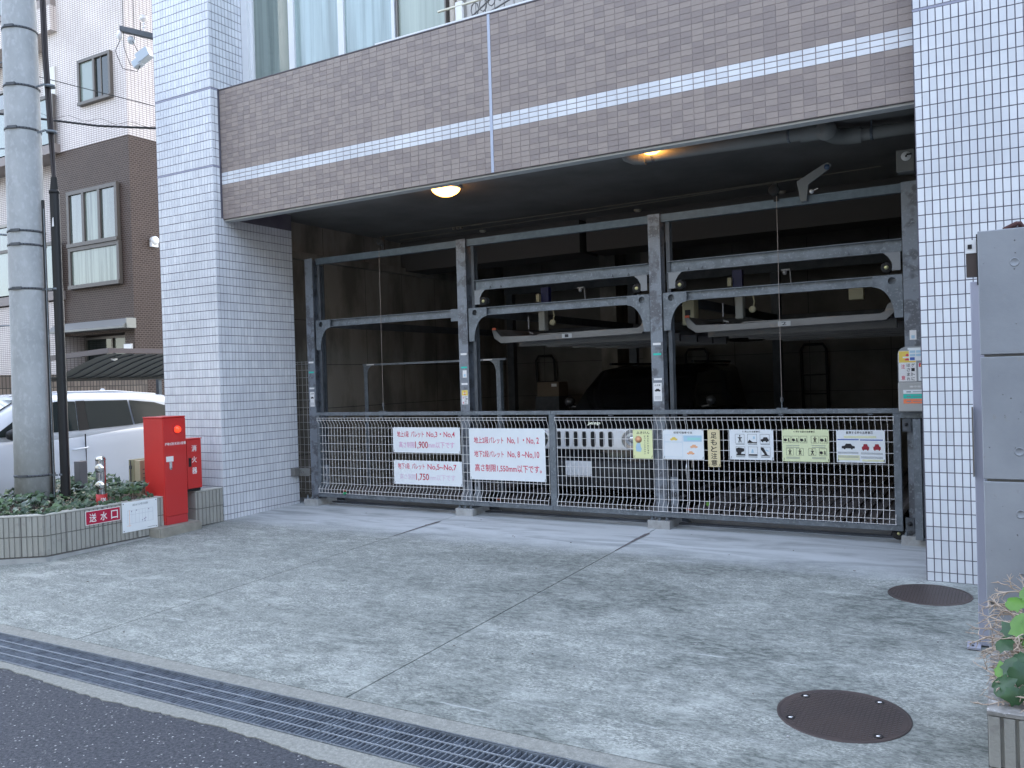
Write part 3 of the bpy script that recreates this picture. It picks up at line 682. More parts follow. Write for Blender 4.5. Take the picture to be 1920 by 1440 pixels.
# ------------------------------------------------------------------ pallets
def pallet(name_l, x0, x1, y0, z, tagtxt=None, length=5.2):
    t = thing('car_pallet', name_l, 'parking pallet', ((x0+x1)/2, y0, z), 'car pallets of the parking machine')
    W = x1-x0
    prof = [(0,.09),(.02,.10),(.05,.075),(.10,.02),(.17,.0),(.55,.0),(.60,.018),(W-.60,.018),(W-.55,0),(W-.15,.0),(W-.09,.03),(W-.06,.105),(W-.02,.12),(W,.10)]
    b = MB(); n = len(prof); th = .01
    poly = prof + [(p[0], p[1]-th) for p in prof[::-1]]
    vs = []; 
    for yy in (y0+.05, y0+length): vs += [(x0+p[0], yy, z+p[1]) for p in poly]
    m = len(poly); fs = [(i,(i+1)%m,(i+1)%m+m,i+m) for i in range(m)]
    for i in range(n-1): fs.append((i, m-1-i, m-2-i, i+1)); 
    b.add(vs, fs); b.build('deck', M_PLATE if z > 1 else M_DECK, t)
    b = MB()
    ep = [(0,.085),(.035,.10),(.06,.07),(.12,.01),(.6,.0),(.9,.008),(W-.7,.02),(W-.14,.02),(W-.10,.035),(W-.075,.10),(W-.03,.125),(W,.105),(W-.02,.02),(W-.09,-.045),(.12,-.07),(.03,-.01)]
    b.prism(ep, (x0,y0,z), X, Z, (0,.048,0)); b.build('front_beam', M_PLATE, t, bevel=.004)
    for k in range(5):
        b = MB(); yy = y0+.45+k*.62; b.box(x0+.1+.05*k, x1-.05, yy, yy+.06, z-.10, z-.012); b.build('joist', M_PLATE if z > 1 else M_GALVD, t)
    b = MB(); b.box(x0+.005,x0+.05,y0-.0,y0+.02,z+.088,z+.112); b.build('reflector', mat('faded_orange', (.6,.12,.06), .5), t)
    if z < 1:
        b = MB()
        for k in range(int((W-.3)/.14)): b.box(x0+.16+k*.14, x0+.225+k*.14, y0+.06, y0+length-.05, z+.0185, z+.032)
        b.build('deck_ribs', M_DECK, t)
    if tagtxt:
        b = MB(); b.box(x0+W*.47, x0+W*.47+.12, y0-.0013,y0-.0003, z-.048, z-.002, 0); b.text(tagtxt, (x0+W*.47+.035,y0-.0013,z-.040), X, Z, .045, .032, .0008, 1); b.build('number_plate', [mat('tag_grey', (.33,.34,.34), .6), M_INK], t)
    return t
pallet('raised grey car pallet hanging over the dark car in the middle bay', -5.205,-3.27,8.45,2.065, '1')
pallet('raised grey car pallet numbered 2 hanging over the empty right bay', -2.89,-.90,8.45,2.065, '2')
pallet('floor-level car pallet in the empty left bay behind the gate', -7.60,-5.62,8.50,.085)
pallet('floor-level car pallet under the dark car in the middle bay', -5.24,-3.26,8.50,.085)
pallet('floor-level car pallet in the empty right bay behind the gate', -2.95,-.93,8.50,.085)
# drive gear above the pallets
def gear(x, y, lab):
    t = thing('drive_unit', lab, 'motor unit', (x,y,2.2), 'drive units above the pallets')
    b = MB(); b.box(x-.03,x+.05,y,y+.1,2.13,2.42); b.build('housing', mat('unit_grey', (.22,.225,.20), .5), t, bevel=.006)
    b = MB(); b.box(x-.12,x-.02,y+.25,y+.32,2.43,2.66); b.build('blue_bracket', M_BLUE, t)
    b = MB(); b.lathe([(.012,0),(.035,.0),(.035,.03),(.012,.03)], (x+.14,y+.05,2.22), NY, 14); b.tube([(x+.14,y+.04,2.22),(x+.16,y+.04,2.30),(x+.13,y+.04,2.42)], .008, 6); b.build('pulley', M_CREAM, t)
    b = MB(); b.box(x-.16,x-.12,y+.2,y+.26,2.49,2.58); b.build('limit_switch', M_CREAM, t)
    b = MB(); b.tube([(x-.15,y-.02,2.16),(x-.15,y-.02,2.30)], .008, 6); b.tube([(x-.2,y+.2,2.10),(x-.15,y,2.12),(x-.1,y,2.1)],.01,6); b.build('cable_hook', mat('hook_grey', (.25,.25,.25), .5), t)
gear(-4.72, 8.75, 'grey motor housing with blue bracket above the middle pallet')
gear(-2.42, 8.75, 'grey motor housing with blue bracket above the right pallet')
t = thing('control_box', 'cream control box hanging beside the third post above the pallet', 'box', (-2.98,8.8,2.2))
b = MB(); b.box(-3.03,-2.90,8.8,8.95,2.10,2.42); b.build('case', M_CREAM, t, bevel=.005); b = MB(); b.box(-3.0,-2.94,8.797,8.7995,2.20,2.26); b.build('nameplate', M_BLACK, t)
b = MB(); b.box(-1.42,-1.28,9.2,9.3,2.28,2.44); tag(b.build('junction_box', M_CREAM, None, bevel=.004), 'small mustard junction box under the cross beam near the right post', 'box')
for i, x in enumerate((-4.28,-1.98)):
    b = MB(); b.box(x-.03,x+.05,8.9,8.94,2.60,2.615); b.lathe([(.022,0),(.022,-.02),(.015,-.04),(.0001,-.045)], (x,8.92,2.60), n=12); b.tube([(x+.05,8.92,2.6),(x+.06,8.92,2.45)], .006, 5)
    tag(b.build('limit_switch', mat('switch_grey', (.30,.30,.30), .5)), ['small white switch with round knob above the middle pallet', 'small white switch with round knob above the right pallet'][i], 'switch', 'knob switches under the lift beams')
# gate cable and pulleys
for i, (x, lab) in enumerate(((-6.62,'thin lifting wire down to the left leaf of the gate'),(-1.875,'thin lifting wire down to the right leaf of the gate'))):
    t = thing('gate_wire', lab, 'wire', (x,8.18,1.23), 'gate lifting wires')
    b = MB(); b.tube([(x,8.18,1.30),(x,8.19,3.22)], .0028, 5); b.build('strand', mat('wire_bronze', (.30,.26,.24), .4, .6), t)
    b = MB(); b.tube([(x+.012*math.cos(a*.6),8.18,1.315+.022*math.sin(a*.6)) for a in range(12)], .0035, 5); b.tube([(x,8.18,1.235),(x,8.18,1.295)], .005, 6); b.box(x-.05,x+.05,8.16,8.20,1.231,1.239); b.build('thimble', M_GALV, t)
for i, (x, z) in enumerate(((-6.60,3.30),(-1.90,3.28))):
    b = MB(); b.lathe([(.012,-.02),(.05,-.02),(.05,-.012),(.036,-.01),(.036,.01),(.05,.012),(.05,.02),(.0001,.02)], (x,8.2,z), Y, 24); b.box(x-.01,x+.03,8.22,8.24,z-.1,z+.07)
    tag(b.build('pulley', M_RUBBER), ['black wire pulley on the top beam over the left bay', 'black wire pulley on the top beam over the right bay'][i], 'pulley', 'black pulleys on the top beam')
# sensor bracket, alarm box at right
t = thing('sensor_bracket', 'angled grey sensor arm bolted to the top beam of the right bay', 'sensor', (-1.7,8.2,3.2))
b = MB(); b.prism([(0,.0),(.055,.0),(.075,.15),(.26,.265),(.28,.30),(.25,.325),(.21,.315),(-.03,.19)], (-1.66,8.19,3.14), X, Z, (0,.03,0)); b.build('arm', mat('arm_grey', (.17,.18,.18), .5), t, bevel=.004)
b = MB(); b.lathe([(.0001,-.006),(.022,-.005),(.026,.001)], (-1.42,8.188,3.425), Y, 16); b.build('lens', mat('lens_blue', (.03,.06,.12), .2), t)
b = MB(); b.lathe([(.0001,-.03),(.016,-.03),(.02,0)], (-1.56,8.2,3.22), Y, 10); b.tube([(-1.56,8.18,3.22),(-1.5,8.18,3.24)], .004, 5); b.build('camera_head', M_WHITE, t)
t = thing('alarm_box', 'grey box with a round white dial above the right-hand post', 'alarm box', (-.77,8.15,3.3))
b = MB(); b.box(-.835,-.69,8.10,8.24,3.27,3.46); b.build('case', mat('box_grey', (.16,.165,.16), .6), t, bevel=.006)
b = MB(); b.lathe([(.0001,-.004),(.038,-.004),(.042,.001)], (-.755,8.10,3.40), Y, 24); b.build('dial', mat('dial_white', (.55,.57,.57), .5), t)
b = MB(); b.box(-.752,-.71,8.092,8.095,3.405,3.42); b.lathe([(.0001,-.009),(.008,-.009),(.01,0)], (-.755,8.099,3.4), Y, 8); b.build('key', M_BLACK, t)

# ------------------------------------------------------------------ the gate
gt = thing('lift_gate', 'galvanised lift gate with white wire mesh across the whole parking bay', 'gate', (-4.3,8.17,.15))
GX0, GXM, GX1 = -7.685, -4.30, -.86
def rail(name, x0, x1, z0, z1, y0=8.15, y1=8.195, m=M_GALV):
    b = MB(); b.box(x0,x1,y0,y1,z0,z1); return b.build(name, m, gt, bevel=.003)
rail('top_rail', GX0, GXM-.012, 1.185, 1.228); rail('top_rail', GXM-.01, GX1, 1.185, 1.228)
rail('bottom_rail', GX0, GXM-.012, .152, .198); rail('bottom_rail', GXM-.01, GX1, .152, .198)
rail('stile', GX0, GX0+.04, .1985, 1.1845); rail('stile', GX1-.062, GX1, .1985, 1.1845); rail('stile', GXM-.035, GXM+.04, .1985, 1.1845)
ZH = [1.157,1.128,1.033,.932,.832,.731,.631,.530,.430,.330,.258,.212]
def wy(z):
    if z > 1.125: return 8.125
    if z > 1.07: return 8.125+(1.125-z)/.055*.038
    if z < .262: return 8.125
    if z < .31: return 8.125+(z-.262)/.048*.038
    return 8.163
def mesh_panel(parent, x0, x1, step=.0503):
    b = MB(); n = int(round((x1-x0)/step)); st = (x1-x0)/n
    for i in range(n+1):
        x = x0+i*st
        b.tube([(x,wy(z),z) for z in (1.16,1.128,1.10,1.07,.31,.285,.258,.207)], .0027, 5, cap=False)
    for z in ZH:
        y = wy(z)-.0042; b.tube([(x0-.006,y,z),(x1+.006,y,z)], .0024, 5, cap=True)
    return b.build('mesh_panel', M_WIRE, parent)
mesh_panel(gt, -7.655, -5.478); mesh_panel(gt, -5.462, -4.35); mesh_panel(gt, -4.245, -2.808); mesh_panel(gt, -2.79, -.915)
for x in (-6.62,-5.47,-2.80,-1.875,-7.2,-3.6,-1.1):
    b = MB(); b.box(x-.02,x+.02,8.12,8.16,1.17,1.184); b.build('mesh_clamp', M_GALVD, gt)
b = MB(); b.prism([(0,0),(.05,.01),(.055,.03),(.02,.035),(.0,.02)], (-7.25,8.118,.20), X, Z, (0,.006,0)); b.build('green_tape', mat('green_tape', (.02,.30,.12), .5), gt)
b = MB(); b.lathe([(.015,-.018),(.05,-.02),(.058,-.012),(.058,.012),(.05,.02),(.0001,.02)], (-.90,8.20,.125), Y, 24); b.lathe([(.0001,-.024),(.015,-.022),(.016,-.017)], (-.90,8.20,.125), Y, 10, mi=1); b.build('wheel', [M_RUBBER, M_BRASS], gt)
# guide post at the right of the gate
t = thing('gate_guide', 'galvanised gate guide channels between the gate and the right column', 'gate guide', (-.72,8.1,0))
b = MB(); b.box(-.755,-.70,8.06,8.068,.10,1.14); b.box(-.755,-.75,8.0685,8.14,.10,1.14); b.box(-.70,-.695,8.06,8.14,.10,1.14); b.build('channel', M_GALV, t)
b = MB(); b.box(-.665,-.60,8.13,8.138,.10,1.14); b.box(-.70,-.60,8.07,8.12,.095,.12); b.build('channel', M_GALVD, t)
b = MB(); b.box(-.84,-.775,8.10,8.13,1.03,1.14); b.lathe([(.0001,-.012),(.014,-.012),(.016,0)], (-.81,8.1,1.09), Y, 10, mi=1); b.build('roller_bracket', [M_GALVD, M_BLACK], t)
b = MB(); b.box(-.835,-.765,8.10,8.13,.17,.28); b.lathe([(.0001,-.012),(.018,-.012),(.02,0)], (-.80,8.1,.23), Y, 10, mi=1); b.build('roller_bracket', [M_GALVD, M_BLACK], t)
b = MB(); b.box(-.86,-.60,8.12,8.148,1.145,1.20); b.build('cross_plate', M_GALV, t)
b = MB(); b.box(-.635,-.592,7.99,8.06,.49,.62); b.lathe([(.0001,-.02),(.008,-.02),(.008,0)], (-.625,7.99,.56), Y, 8, mi=1); b.build('latch', [mat('latch_olive', (.22,.24,.17), .5), M_WHITE], t)
# fence and bracket at far left
t = thing('side_mesh', 'narrow white wire mesh closing the gap between left column and first post', 'mesh fence', (-8.2,8.5,.1))
b = MB()
for i in range(7): b.tube([(-8.40+i*.075,8.50,.12),(-8.40+i*.075,8.50,1.90)], .0026, 5)
for z in [.15,.18]+[.28+.1*i for i in range(16)]+[1.86,1.89]: b.tube([(-8.42,8.497,z),(-7.9,8.497,z)], .0026, 5)
b.build('mesh_panel', M_WIRE, t)
t = thing('wall_bracket', 'grey steel bracket tying the first post to the left column', 'bracket', (-8.0,8.2,.45))
b = MB(); b.box(-8.112,-8.05,8.10,8.20,.40,.505); b.box(-8.0495,-7.87,8.19,8.20,.40,.505); b.build('plate', mat('bracket_grey', (.20,.20,.19), .5, .3), t, bevel=.003)
b = MB(); b.lathe([(.0001,-.022),(.014,-.02),(.014,0)], (-7.99,8.19,.455), Y, 6, smooth=False); b.build('bolt', M_CHROME, t)
for i, (x, s) in enumerate(((-7.64,'5,8,'),(-5.34,'6,9,'),(-2.99,'7,10,'))):
    b = MB()
    k = 0
    for ch_ in s.replace('10','T'):
        c2 = '10' if ch_ == 'T' else ch_
        if c2 == ',': b.text(',', (x+.035,8.2255,.475-.062*k), X, Z, .01, .022); k += .5
        else: b.text(c2, (x,8.2255,.445-.062*k), X, Z, .05 if c2 == '10' else .028, .05); k += 1
    # numbers are lettered on the narrow guide plate
    b2 = MB(); b2.box(x-.015,x+.06,8.2262,8.229,.2,.55); o = b2.build('number_strip', M_GALVP, fr)
    b.build('lettering', M_INK, o)

# ------------------------------------------------------------------ control panel
t = thing('gate_operator_station', 'grey gate control panel covered in warning stickers beside the white column', 'control panel', (-.72,8.05,1.2))
b = MB(); poly = [(-.865,1.46),(-.60,1.46),(-.60,1.765),(-.80,1.765),(-.845,1.745),(-.865,1.70)]
b.prism([(p[0],p[1]) for p in poly], (0,8.115,0), X, Z, (0,.02,0)); b.build('backplate', mat('panel_grey', (.30,.32,.33), .5), t, bevel=.004)
b = MB(); b.box(-.86,-.60,8.04,8.114,1.205,1.458); b.build('box', mat('box_light_grey', (.42,.42,.41), .5), t, bevel=.006)
b = MB(); b.box(-.868,-.861,8.06,8.11,1.21,1.27); b.build('lock', M_BLACK, t)
b = MB(); yb = 8.0385
b.box(-.82,-.60,yb-.001,yb,1.358,1.392,0); b.box(-.82,-.60,yb-.001,yb,1.318,1.354,1); b.box(-.82,-.60,yb-.001,yb,1.274,1.312,2)
for z in (1.375,1.336,1.293):
    b.box(-.795,-.76,yb-.0016,yb-.0011,z-.006,z+.004,3); b.box(-.745,-.62,yb-.0016,yb-.0011,z-.003,z+.002,3)
b.text('操作盤', (-.77,yb,1.41), X, Z, .09, .017, .001, 4); b.build('colour_stickers', [M_SIGNW, M_INKT, M_INKOO, M_INKG, M_WHITE], t)
pinch_sticker(t, -.858,1.462,.138,.265,8.114)
b = MB(); b.box(-.785,-.67,8.1128,8.1138,1.735-.0,1.752,0); b.box(-.775,-.672,8.1122,8.1132,1.70-.06,1.752,0); b.box(-.768,-.73,8.1116,8.112,1.645,1.67,1)
for z in (1.69,1.72): b.box(-.768,-.725,8.1116,8.112,z-.012,z+.008,2); b.box(-.718,-.68,8.1116,8.112,z-.012,z+.008,2)
b.build('notice_sticker', [M_SIGNW, M_INKBB, M_INKB], t)
b = MB(); b.box(-.705,-.60,8.1128,8.1138,1.465,1.62,0); b.box(-.70,-.60,8.1118,8.1126,1.585,1.618,1); b.prism([(-.012,0),(.012,0),(0,.022)], (-.68,8.111,1.591), X, Z, (0,.0005,0), 2)
b.lathe([(.030,0),(.034,0),(.034,.0008),(.030,.0008)], (-.635,8.1120,1.542), NY, 20, mi=3); b.box(-.645,-.63,8.1118,8.1122,1.525,1.56,1); b.box(-.69,-.62,8.1118,8.1122,1.488,1.494,3)
b.build('danger_sticker', [M_SIGNW, M_INKR, M_INKY, M_INK], t)

# ------------------------------------------------------------------ signs tied on the gate
def sign_board(lab, x0, x1, z0, z1, m, y=8.150):
    t = thing('gate_sign', lab, 'sign', ((x0+x1)/2, y, z0), 'signs tied to the mesh gate')
    b = MB(); b.box(x0,x1,y-.003,y,z0,z1); b.build('board', m, t)
    b = MB()
    for x, z in ((x0+.012,z1-.008),(x1-.012,z1-.008),(x0+.012,z0+.008),(x1-.012,z0+.008)): b.tube([(x,y-.006,z),(x+.004,y-.004,z+.022),(x+.002,y+.01,z+.03)], .0018, 4)
    b.build('tie', M_BLACK, t)
    return t
SY = 8.147
t = sign_board('white height limit board, top left on the gate, 地上1段 No,3・No,4 1,900mm', -6.46,-5.49, .742,1.043, M_SIGNW)
b = MB(); b.text('地上1段', (-6.395,SY,.925), X, Z, .175, .072, mi=0); b.text('パレット', (-6.19,SY,.925), X, Z, .19, .072, mi=0); b.text('No,3・No,4', (-5.96,SY,.920), X, Z, .40, .074, mi=0)
b.text('高さ制限', (-6.37,SY,.800), X, Z, .235, .072, mi=2); b.text('1,900', (-6.13,SY,.785), X, Z, .185, .092, mi=1); b.text('mm以下です', (-5.94,SY,.80), X, Z, .37, .072, mi=2)
b.build('lettering', [M_INKR, M_INKD, M_INKP], t)
t = sign_board('white height limit board, lower left on the gate, 地下1段 No,5~No,7 1,750mm', -6.46,-5.475, .363,.650, M_SIGNW)
b = MB(); b.text('地下1段', (-6.395,SY,.545), X, Z, .175, .070, mi=0); b.text('パレット', (-6.19,SY,.545), X, Z, .19, .070, mi=0); b.text('No,5~No,7', (-5.96,SY,.538), X, Z, .41, .074, mi=0)
b.text('高さ制限', (-6.37,SY,.422), X, Z, .235, .068, mi=2); b.text('1,750', (-6.13,SY,.408), X, Z, .185, .090, mi=1); b.text('mm以下です', (-5.94,SY,.420), X, Z, .37, .070, mi=2)
b.build('lettering', [M_INKR, M_INKD, M_INKPP], t)
t = sign_board('large white board with three red lines, 地上2段 地下2段 1,550mm, left of the gate centre', -5.365,-4.385, .455,1.036, M_SIGNW)
b = MB()
for z, s1, s2 in ((.865,'地上2段','No, 1 ・No, 2'),(.710,'地下2段','No, 8 ~No,10')):
    b.text(s1, (-5.30,SY,z), X, Z, .195, .075); b.text('パレット', (-5.10,SY,z), X, Z, .19, .072); b.text(s2, (-4.86,SY,z-.006), X, Z, .40, .080)
b.text('高さ制限1,550mm以下です。', (-5.295,SY,.545), X, Z, .86, .088)
b.build('lettering', M_INKR, t)
t = sign_board('pale yellow danger sign with a hand symbol, きけん, in front of the third post', -3.365,-3.155,.737,1.03, M_SIGNY)
b = MB(); b.text('△きけん', (-3.325,SY,.985), X, Z, .14, .028, mi=0)
b.lathe([(.036,.0014),(.0001,.0018)], (-3.305,SY,.93), NY, 14, mi=1); 
b.prism([(-.026,-.035),(.02,-.04),(.034,-.01),(.022,.01),(.02,.045),(.008,.05),(-.004,.052),(-.016,.046),(-.026,.03),(-.03,0)], (-3.305,SY-.0016,.845), X, Z, (0,-.0003,0), 2)
for i, c in enumerate('あぶないはいるな'): b.text(c, (-3.212,SY,.955-.024*i), X, Z, .017, .018, mi=0)
for i, c in enumerate('ぜったいにのらない'): b.text(c, (-3.245,SY,.955-.022*i), X, Z, .015, .016, mi=0)
b.build('print', [M_INK, M_INKO, M_INKB], t)
t = sign_board('white notice with small orange cars and a table, 収容可能車寸法, right of the third post', -3.045,-2.625,.737,1.03, M_SIGNW)
b = MB(); b.text('収容可能車寸法', (-2.93,SY,.992), X, Z, .19, .022, mi=0)
def car_side(b, x, z, w, mi):
    b.prism([(-.5,-.12),(-.5,.06),(-.28,.09),(-.17,.26),(.2,.26),(.32,.09),(.5,.05),(.5,-.12),(.36,-.12),(.33,-.19),(.22,-.19),(.19,-.12),(-.2,-.12),(-.23,-.19),(-.34,-.19),(-.37,-.12)], (x,SY-.0016,z), (w,0,0), (0,0,w), (0,-.0003,0), mi)
def frame_rect(b, x0, x1, z0, z1, t_, mi):
    y = SY-.0014
    b.box(x0,x1,y-.0003,y,z0,z0+t_,mi); b.box(x0,x1,y-.0003,y,z1-t_,z1,mi); b.box(x0,x0+t_,y-.0003,y,z0+t_,z1-t_,mi); b.box(x1-t_,x1,y-.0003,y,z0+t_,z1-t_,mi)
frame_rect(b, -3.03,-2.84,.91,.98,.0015,2); frame_rect(b,-3.03,-2.84,.76,.908,.0015,2); b.box(-2.83,-2.645,SY-.0014,SY-.0011,.915,.975,2)
car_side(b, -2.93,.938,.075,1); car_side(b,-2.725,.865,.075,3); car_side(b,-2.76,.80,.075,3); b.box(-2.79,-2.66,SY-.0018,SY-.0016,.93,.955,4)
b.build('print', [M_INK, M_INKY, M_INKB, M_INKO, mat('ink_aqua', (.35,.70,.68), .5)], t)
t = sign_board('narrow cream vertical sign reading 足もと注意', -2.585,-2.465,.672,1.035, M_SIGNC)
b = MB()
for i, c in enumerate('足もと注意'): b.text(c, (-2.555,SY,.948-.066*i), X, Z, .06, .058, mi=0)
b.build('lettering', M_INK, t)
def pict(b, x, z, s, k, mi=1):
    frame_rect(b, x, x+s, z, z+s, .0018, mi); y = SY-.0016
    def P(poly, m=mi): b.prism(poly, (x,y,z), (s,0,0), (0,0,s), (0,-.0003,0), m)
    if k == 'man': P([(.35,.1),(.45,.1),(.52,.4),(.6,.1),(.7,.1),(.58,.5),(.75,.6),(.7,.68),(.55,.62),(.56,.72),(.46,.72),(.45,.62),(.3,.68),(.28,.6),(.44,.5)]); P([(.45,.76),(.57,.76),(.57,.9),(.45,.9)])
    if k == 'car': P([(.08,.25),(.08,.45),(.3,.5),(.38,.68),(.75,.68),(.85,.48),(.92,.45),(.92,.25),(.8,.25),(.76,.15),(.64,.15),(.6,.25),(.35,.25),(.32,.15),(.2,.15),(.16,.25)])
    if k == 'carman': P([(.05,.3),(.05,.6),(.35,.62),(.5,.45),(.5,.3),(.35,.3),(.32,.2),(.2,.2),(.16,.3)]); P([(.62,.15),(.7,.15),(.74,.4),(.8,.15),(.88,.15),(.8,.5),(.78,.68),(.66,.68),(.66,.45)])
    if k == 'slope': P([(.02,.05),(.98,.05),(.98,.15),(.55,.15),(.2,.4),(.02,.15)]); P([(.6,.5),(.8,.5),(.8,.75),(.6,.75)],2)
    if k == 'wheel': P([(.02,.05),(.98,.05),(.98,.2),(.55,.2),(.6,.4),(.9,.5),(.9,.8),(.3,.9),(.02,.8),(.02,.5),(.15,.3)])
    if k == 'tilt': P([(.02,.05),(.98,.05),(.7,.15),(.3,.9),(.1,.95),(.02,.9),(.02,.7),(.4,.2)]); P([(.5,.6),(.85,.5),(.8,.62),(.55,.72)],2)
    if k == 'rain': P([(.05,.05),(.95,.05),(.95,.2),(.05,.2)]); P([(.3,.35),(.6,.35),(.5,.75),(.4,.75)],2)
t = sign_board('white notice with six framed pictograms, 使用上の注意事項', -2.372,-1.955,.748,1.038, M_SIGNW)
b = MB(); b.text('使用上の注意事項', (-2.245,SY,1.008), X, Z, .17, .018, mi=0)
for i, k in enumerate(('man','slope','car')): pict(b, -2.315+i*.118,.905,.088,k)
for i, k in enumerate(('wheel','rain','tilt')): pict(b, -2.310+i*.118,.785,.088,k)
for i in range(3):
    for z in (.893,.773): b.box(-2.31+i*.118,-2.225+i*.118,SY-.0016,SY-.0013,z,z+.006,3)
b.build('print', [M_INK, M_INK, M_INKB, M_INKG], t)
t = sign_board('pale lime notice with nine framed pictograms, 使用する前の注意事項', -1.875,-1.458,.742,1.04, M_SIGNG)
b = MB(); b.text('使用する前の注意事項', (-1.77,SY,1.010), X, Z, .19, .018, mi=0)
for i, k in enumerate(('carman','carman','carman')): pict(b, -1.862+i*.074,.915,.064,k)
for i, k in enumerate(('man','carman')): pict(b, -1.615+i*.078,.915,.066,k)
for x, k in ((-1.84,'man'),(-1.75,'man'),(-1.64,'man'),(-1.545,'carman')): pict(b, x,.80,.066,k)
for x in (-1.84,-1.61):
    for z in (.89,.885-.012,.78,.77): b.box(x,x+.12,SY-.0016,SY-.0013,z,z+.004,3)
b.build('print', [M_INK, M_INK, M_INKB, M_INKG], t)
t = sign_board('white notice with three cars, 駐車する時の注意事項, rightmost on the gate', -1.395,-.988,.745,1.037, M_SIGNW)
b = MB(); b.text('駐車する時の注意事項', (-1.31,SY,1.002), X, Z, .225, .024, mi=0)
b.box(-1.33,-1.06,SY-.0015,SY-.0012,.966,.984,3); b.box(-1.385,-1.205,SY-.0015,SY-.0012,.946,.955,2); b.box(-1.195,-1.005,SY-.0015,SY-.0012,.944,.953,2)
for z in (.835,.826,.80,.79): b.box(-1.385,-1.21,SY-.0015,SY-.0012,z,z+.004,5); b.box(-1.19,-1.01,SY-.0015,SY-.0012,z-.004,z,5)
b.box(-1.385,-1.2,SY-.0013,SY-.001,.765,.81,3); b.box(-1.18,-1.0,SY-.0013,SY-.001,.758,.775,3)
car_side(b, -1.295,.885,.11,0)
for x in (-1.15,-1.055):
    b.prism([(-.03,-.02),(-.03,.005),(-.02,.01),(-.014,.03),(.014,.03),(.02,.01),(.03,.005),(.03,-.02),(.022,-.02),(.022,-.028),(.014,-.028),(.014,-.02),(-.014,-.02),(-.014,-.028),(-.022,-.028),(-.022,-.02)], (x,SY-.0016,.882), X, Z, (0,-.0003,0), 4)
b.build('print', [M_INK, M_INK, M_INKBB, mat('ink_paleyellow', (.75,.76,.50), .5), M_INKM, M_INKG], t)
# ties of leaves caught in the gate
b = MB(); b.prism([(-.02,0),(0,-.018),(.022,.004),(.01,.03),(-.012,.03)], (-2.66,8.33,.27), (1,0,.2), Z, (0,.002,0)); tag(b.build('fallen_leaf', M_LEAFB), 'bright green leaf caught at the foot of the gate mesh by the third post', 'leaf')
b = MB(); b.box(-1.735,-1.62,8.60,8.62,.1,.6); 

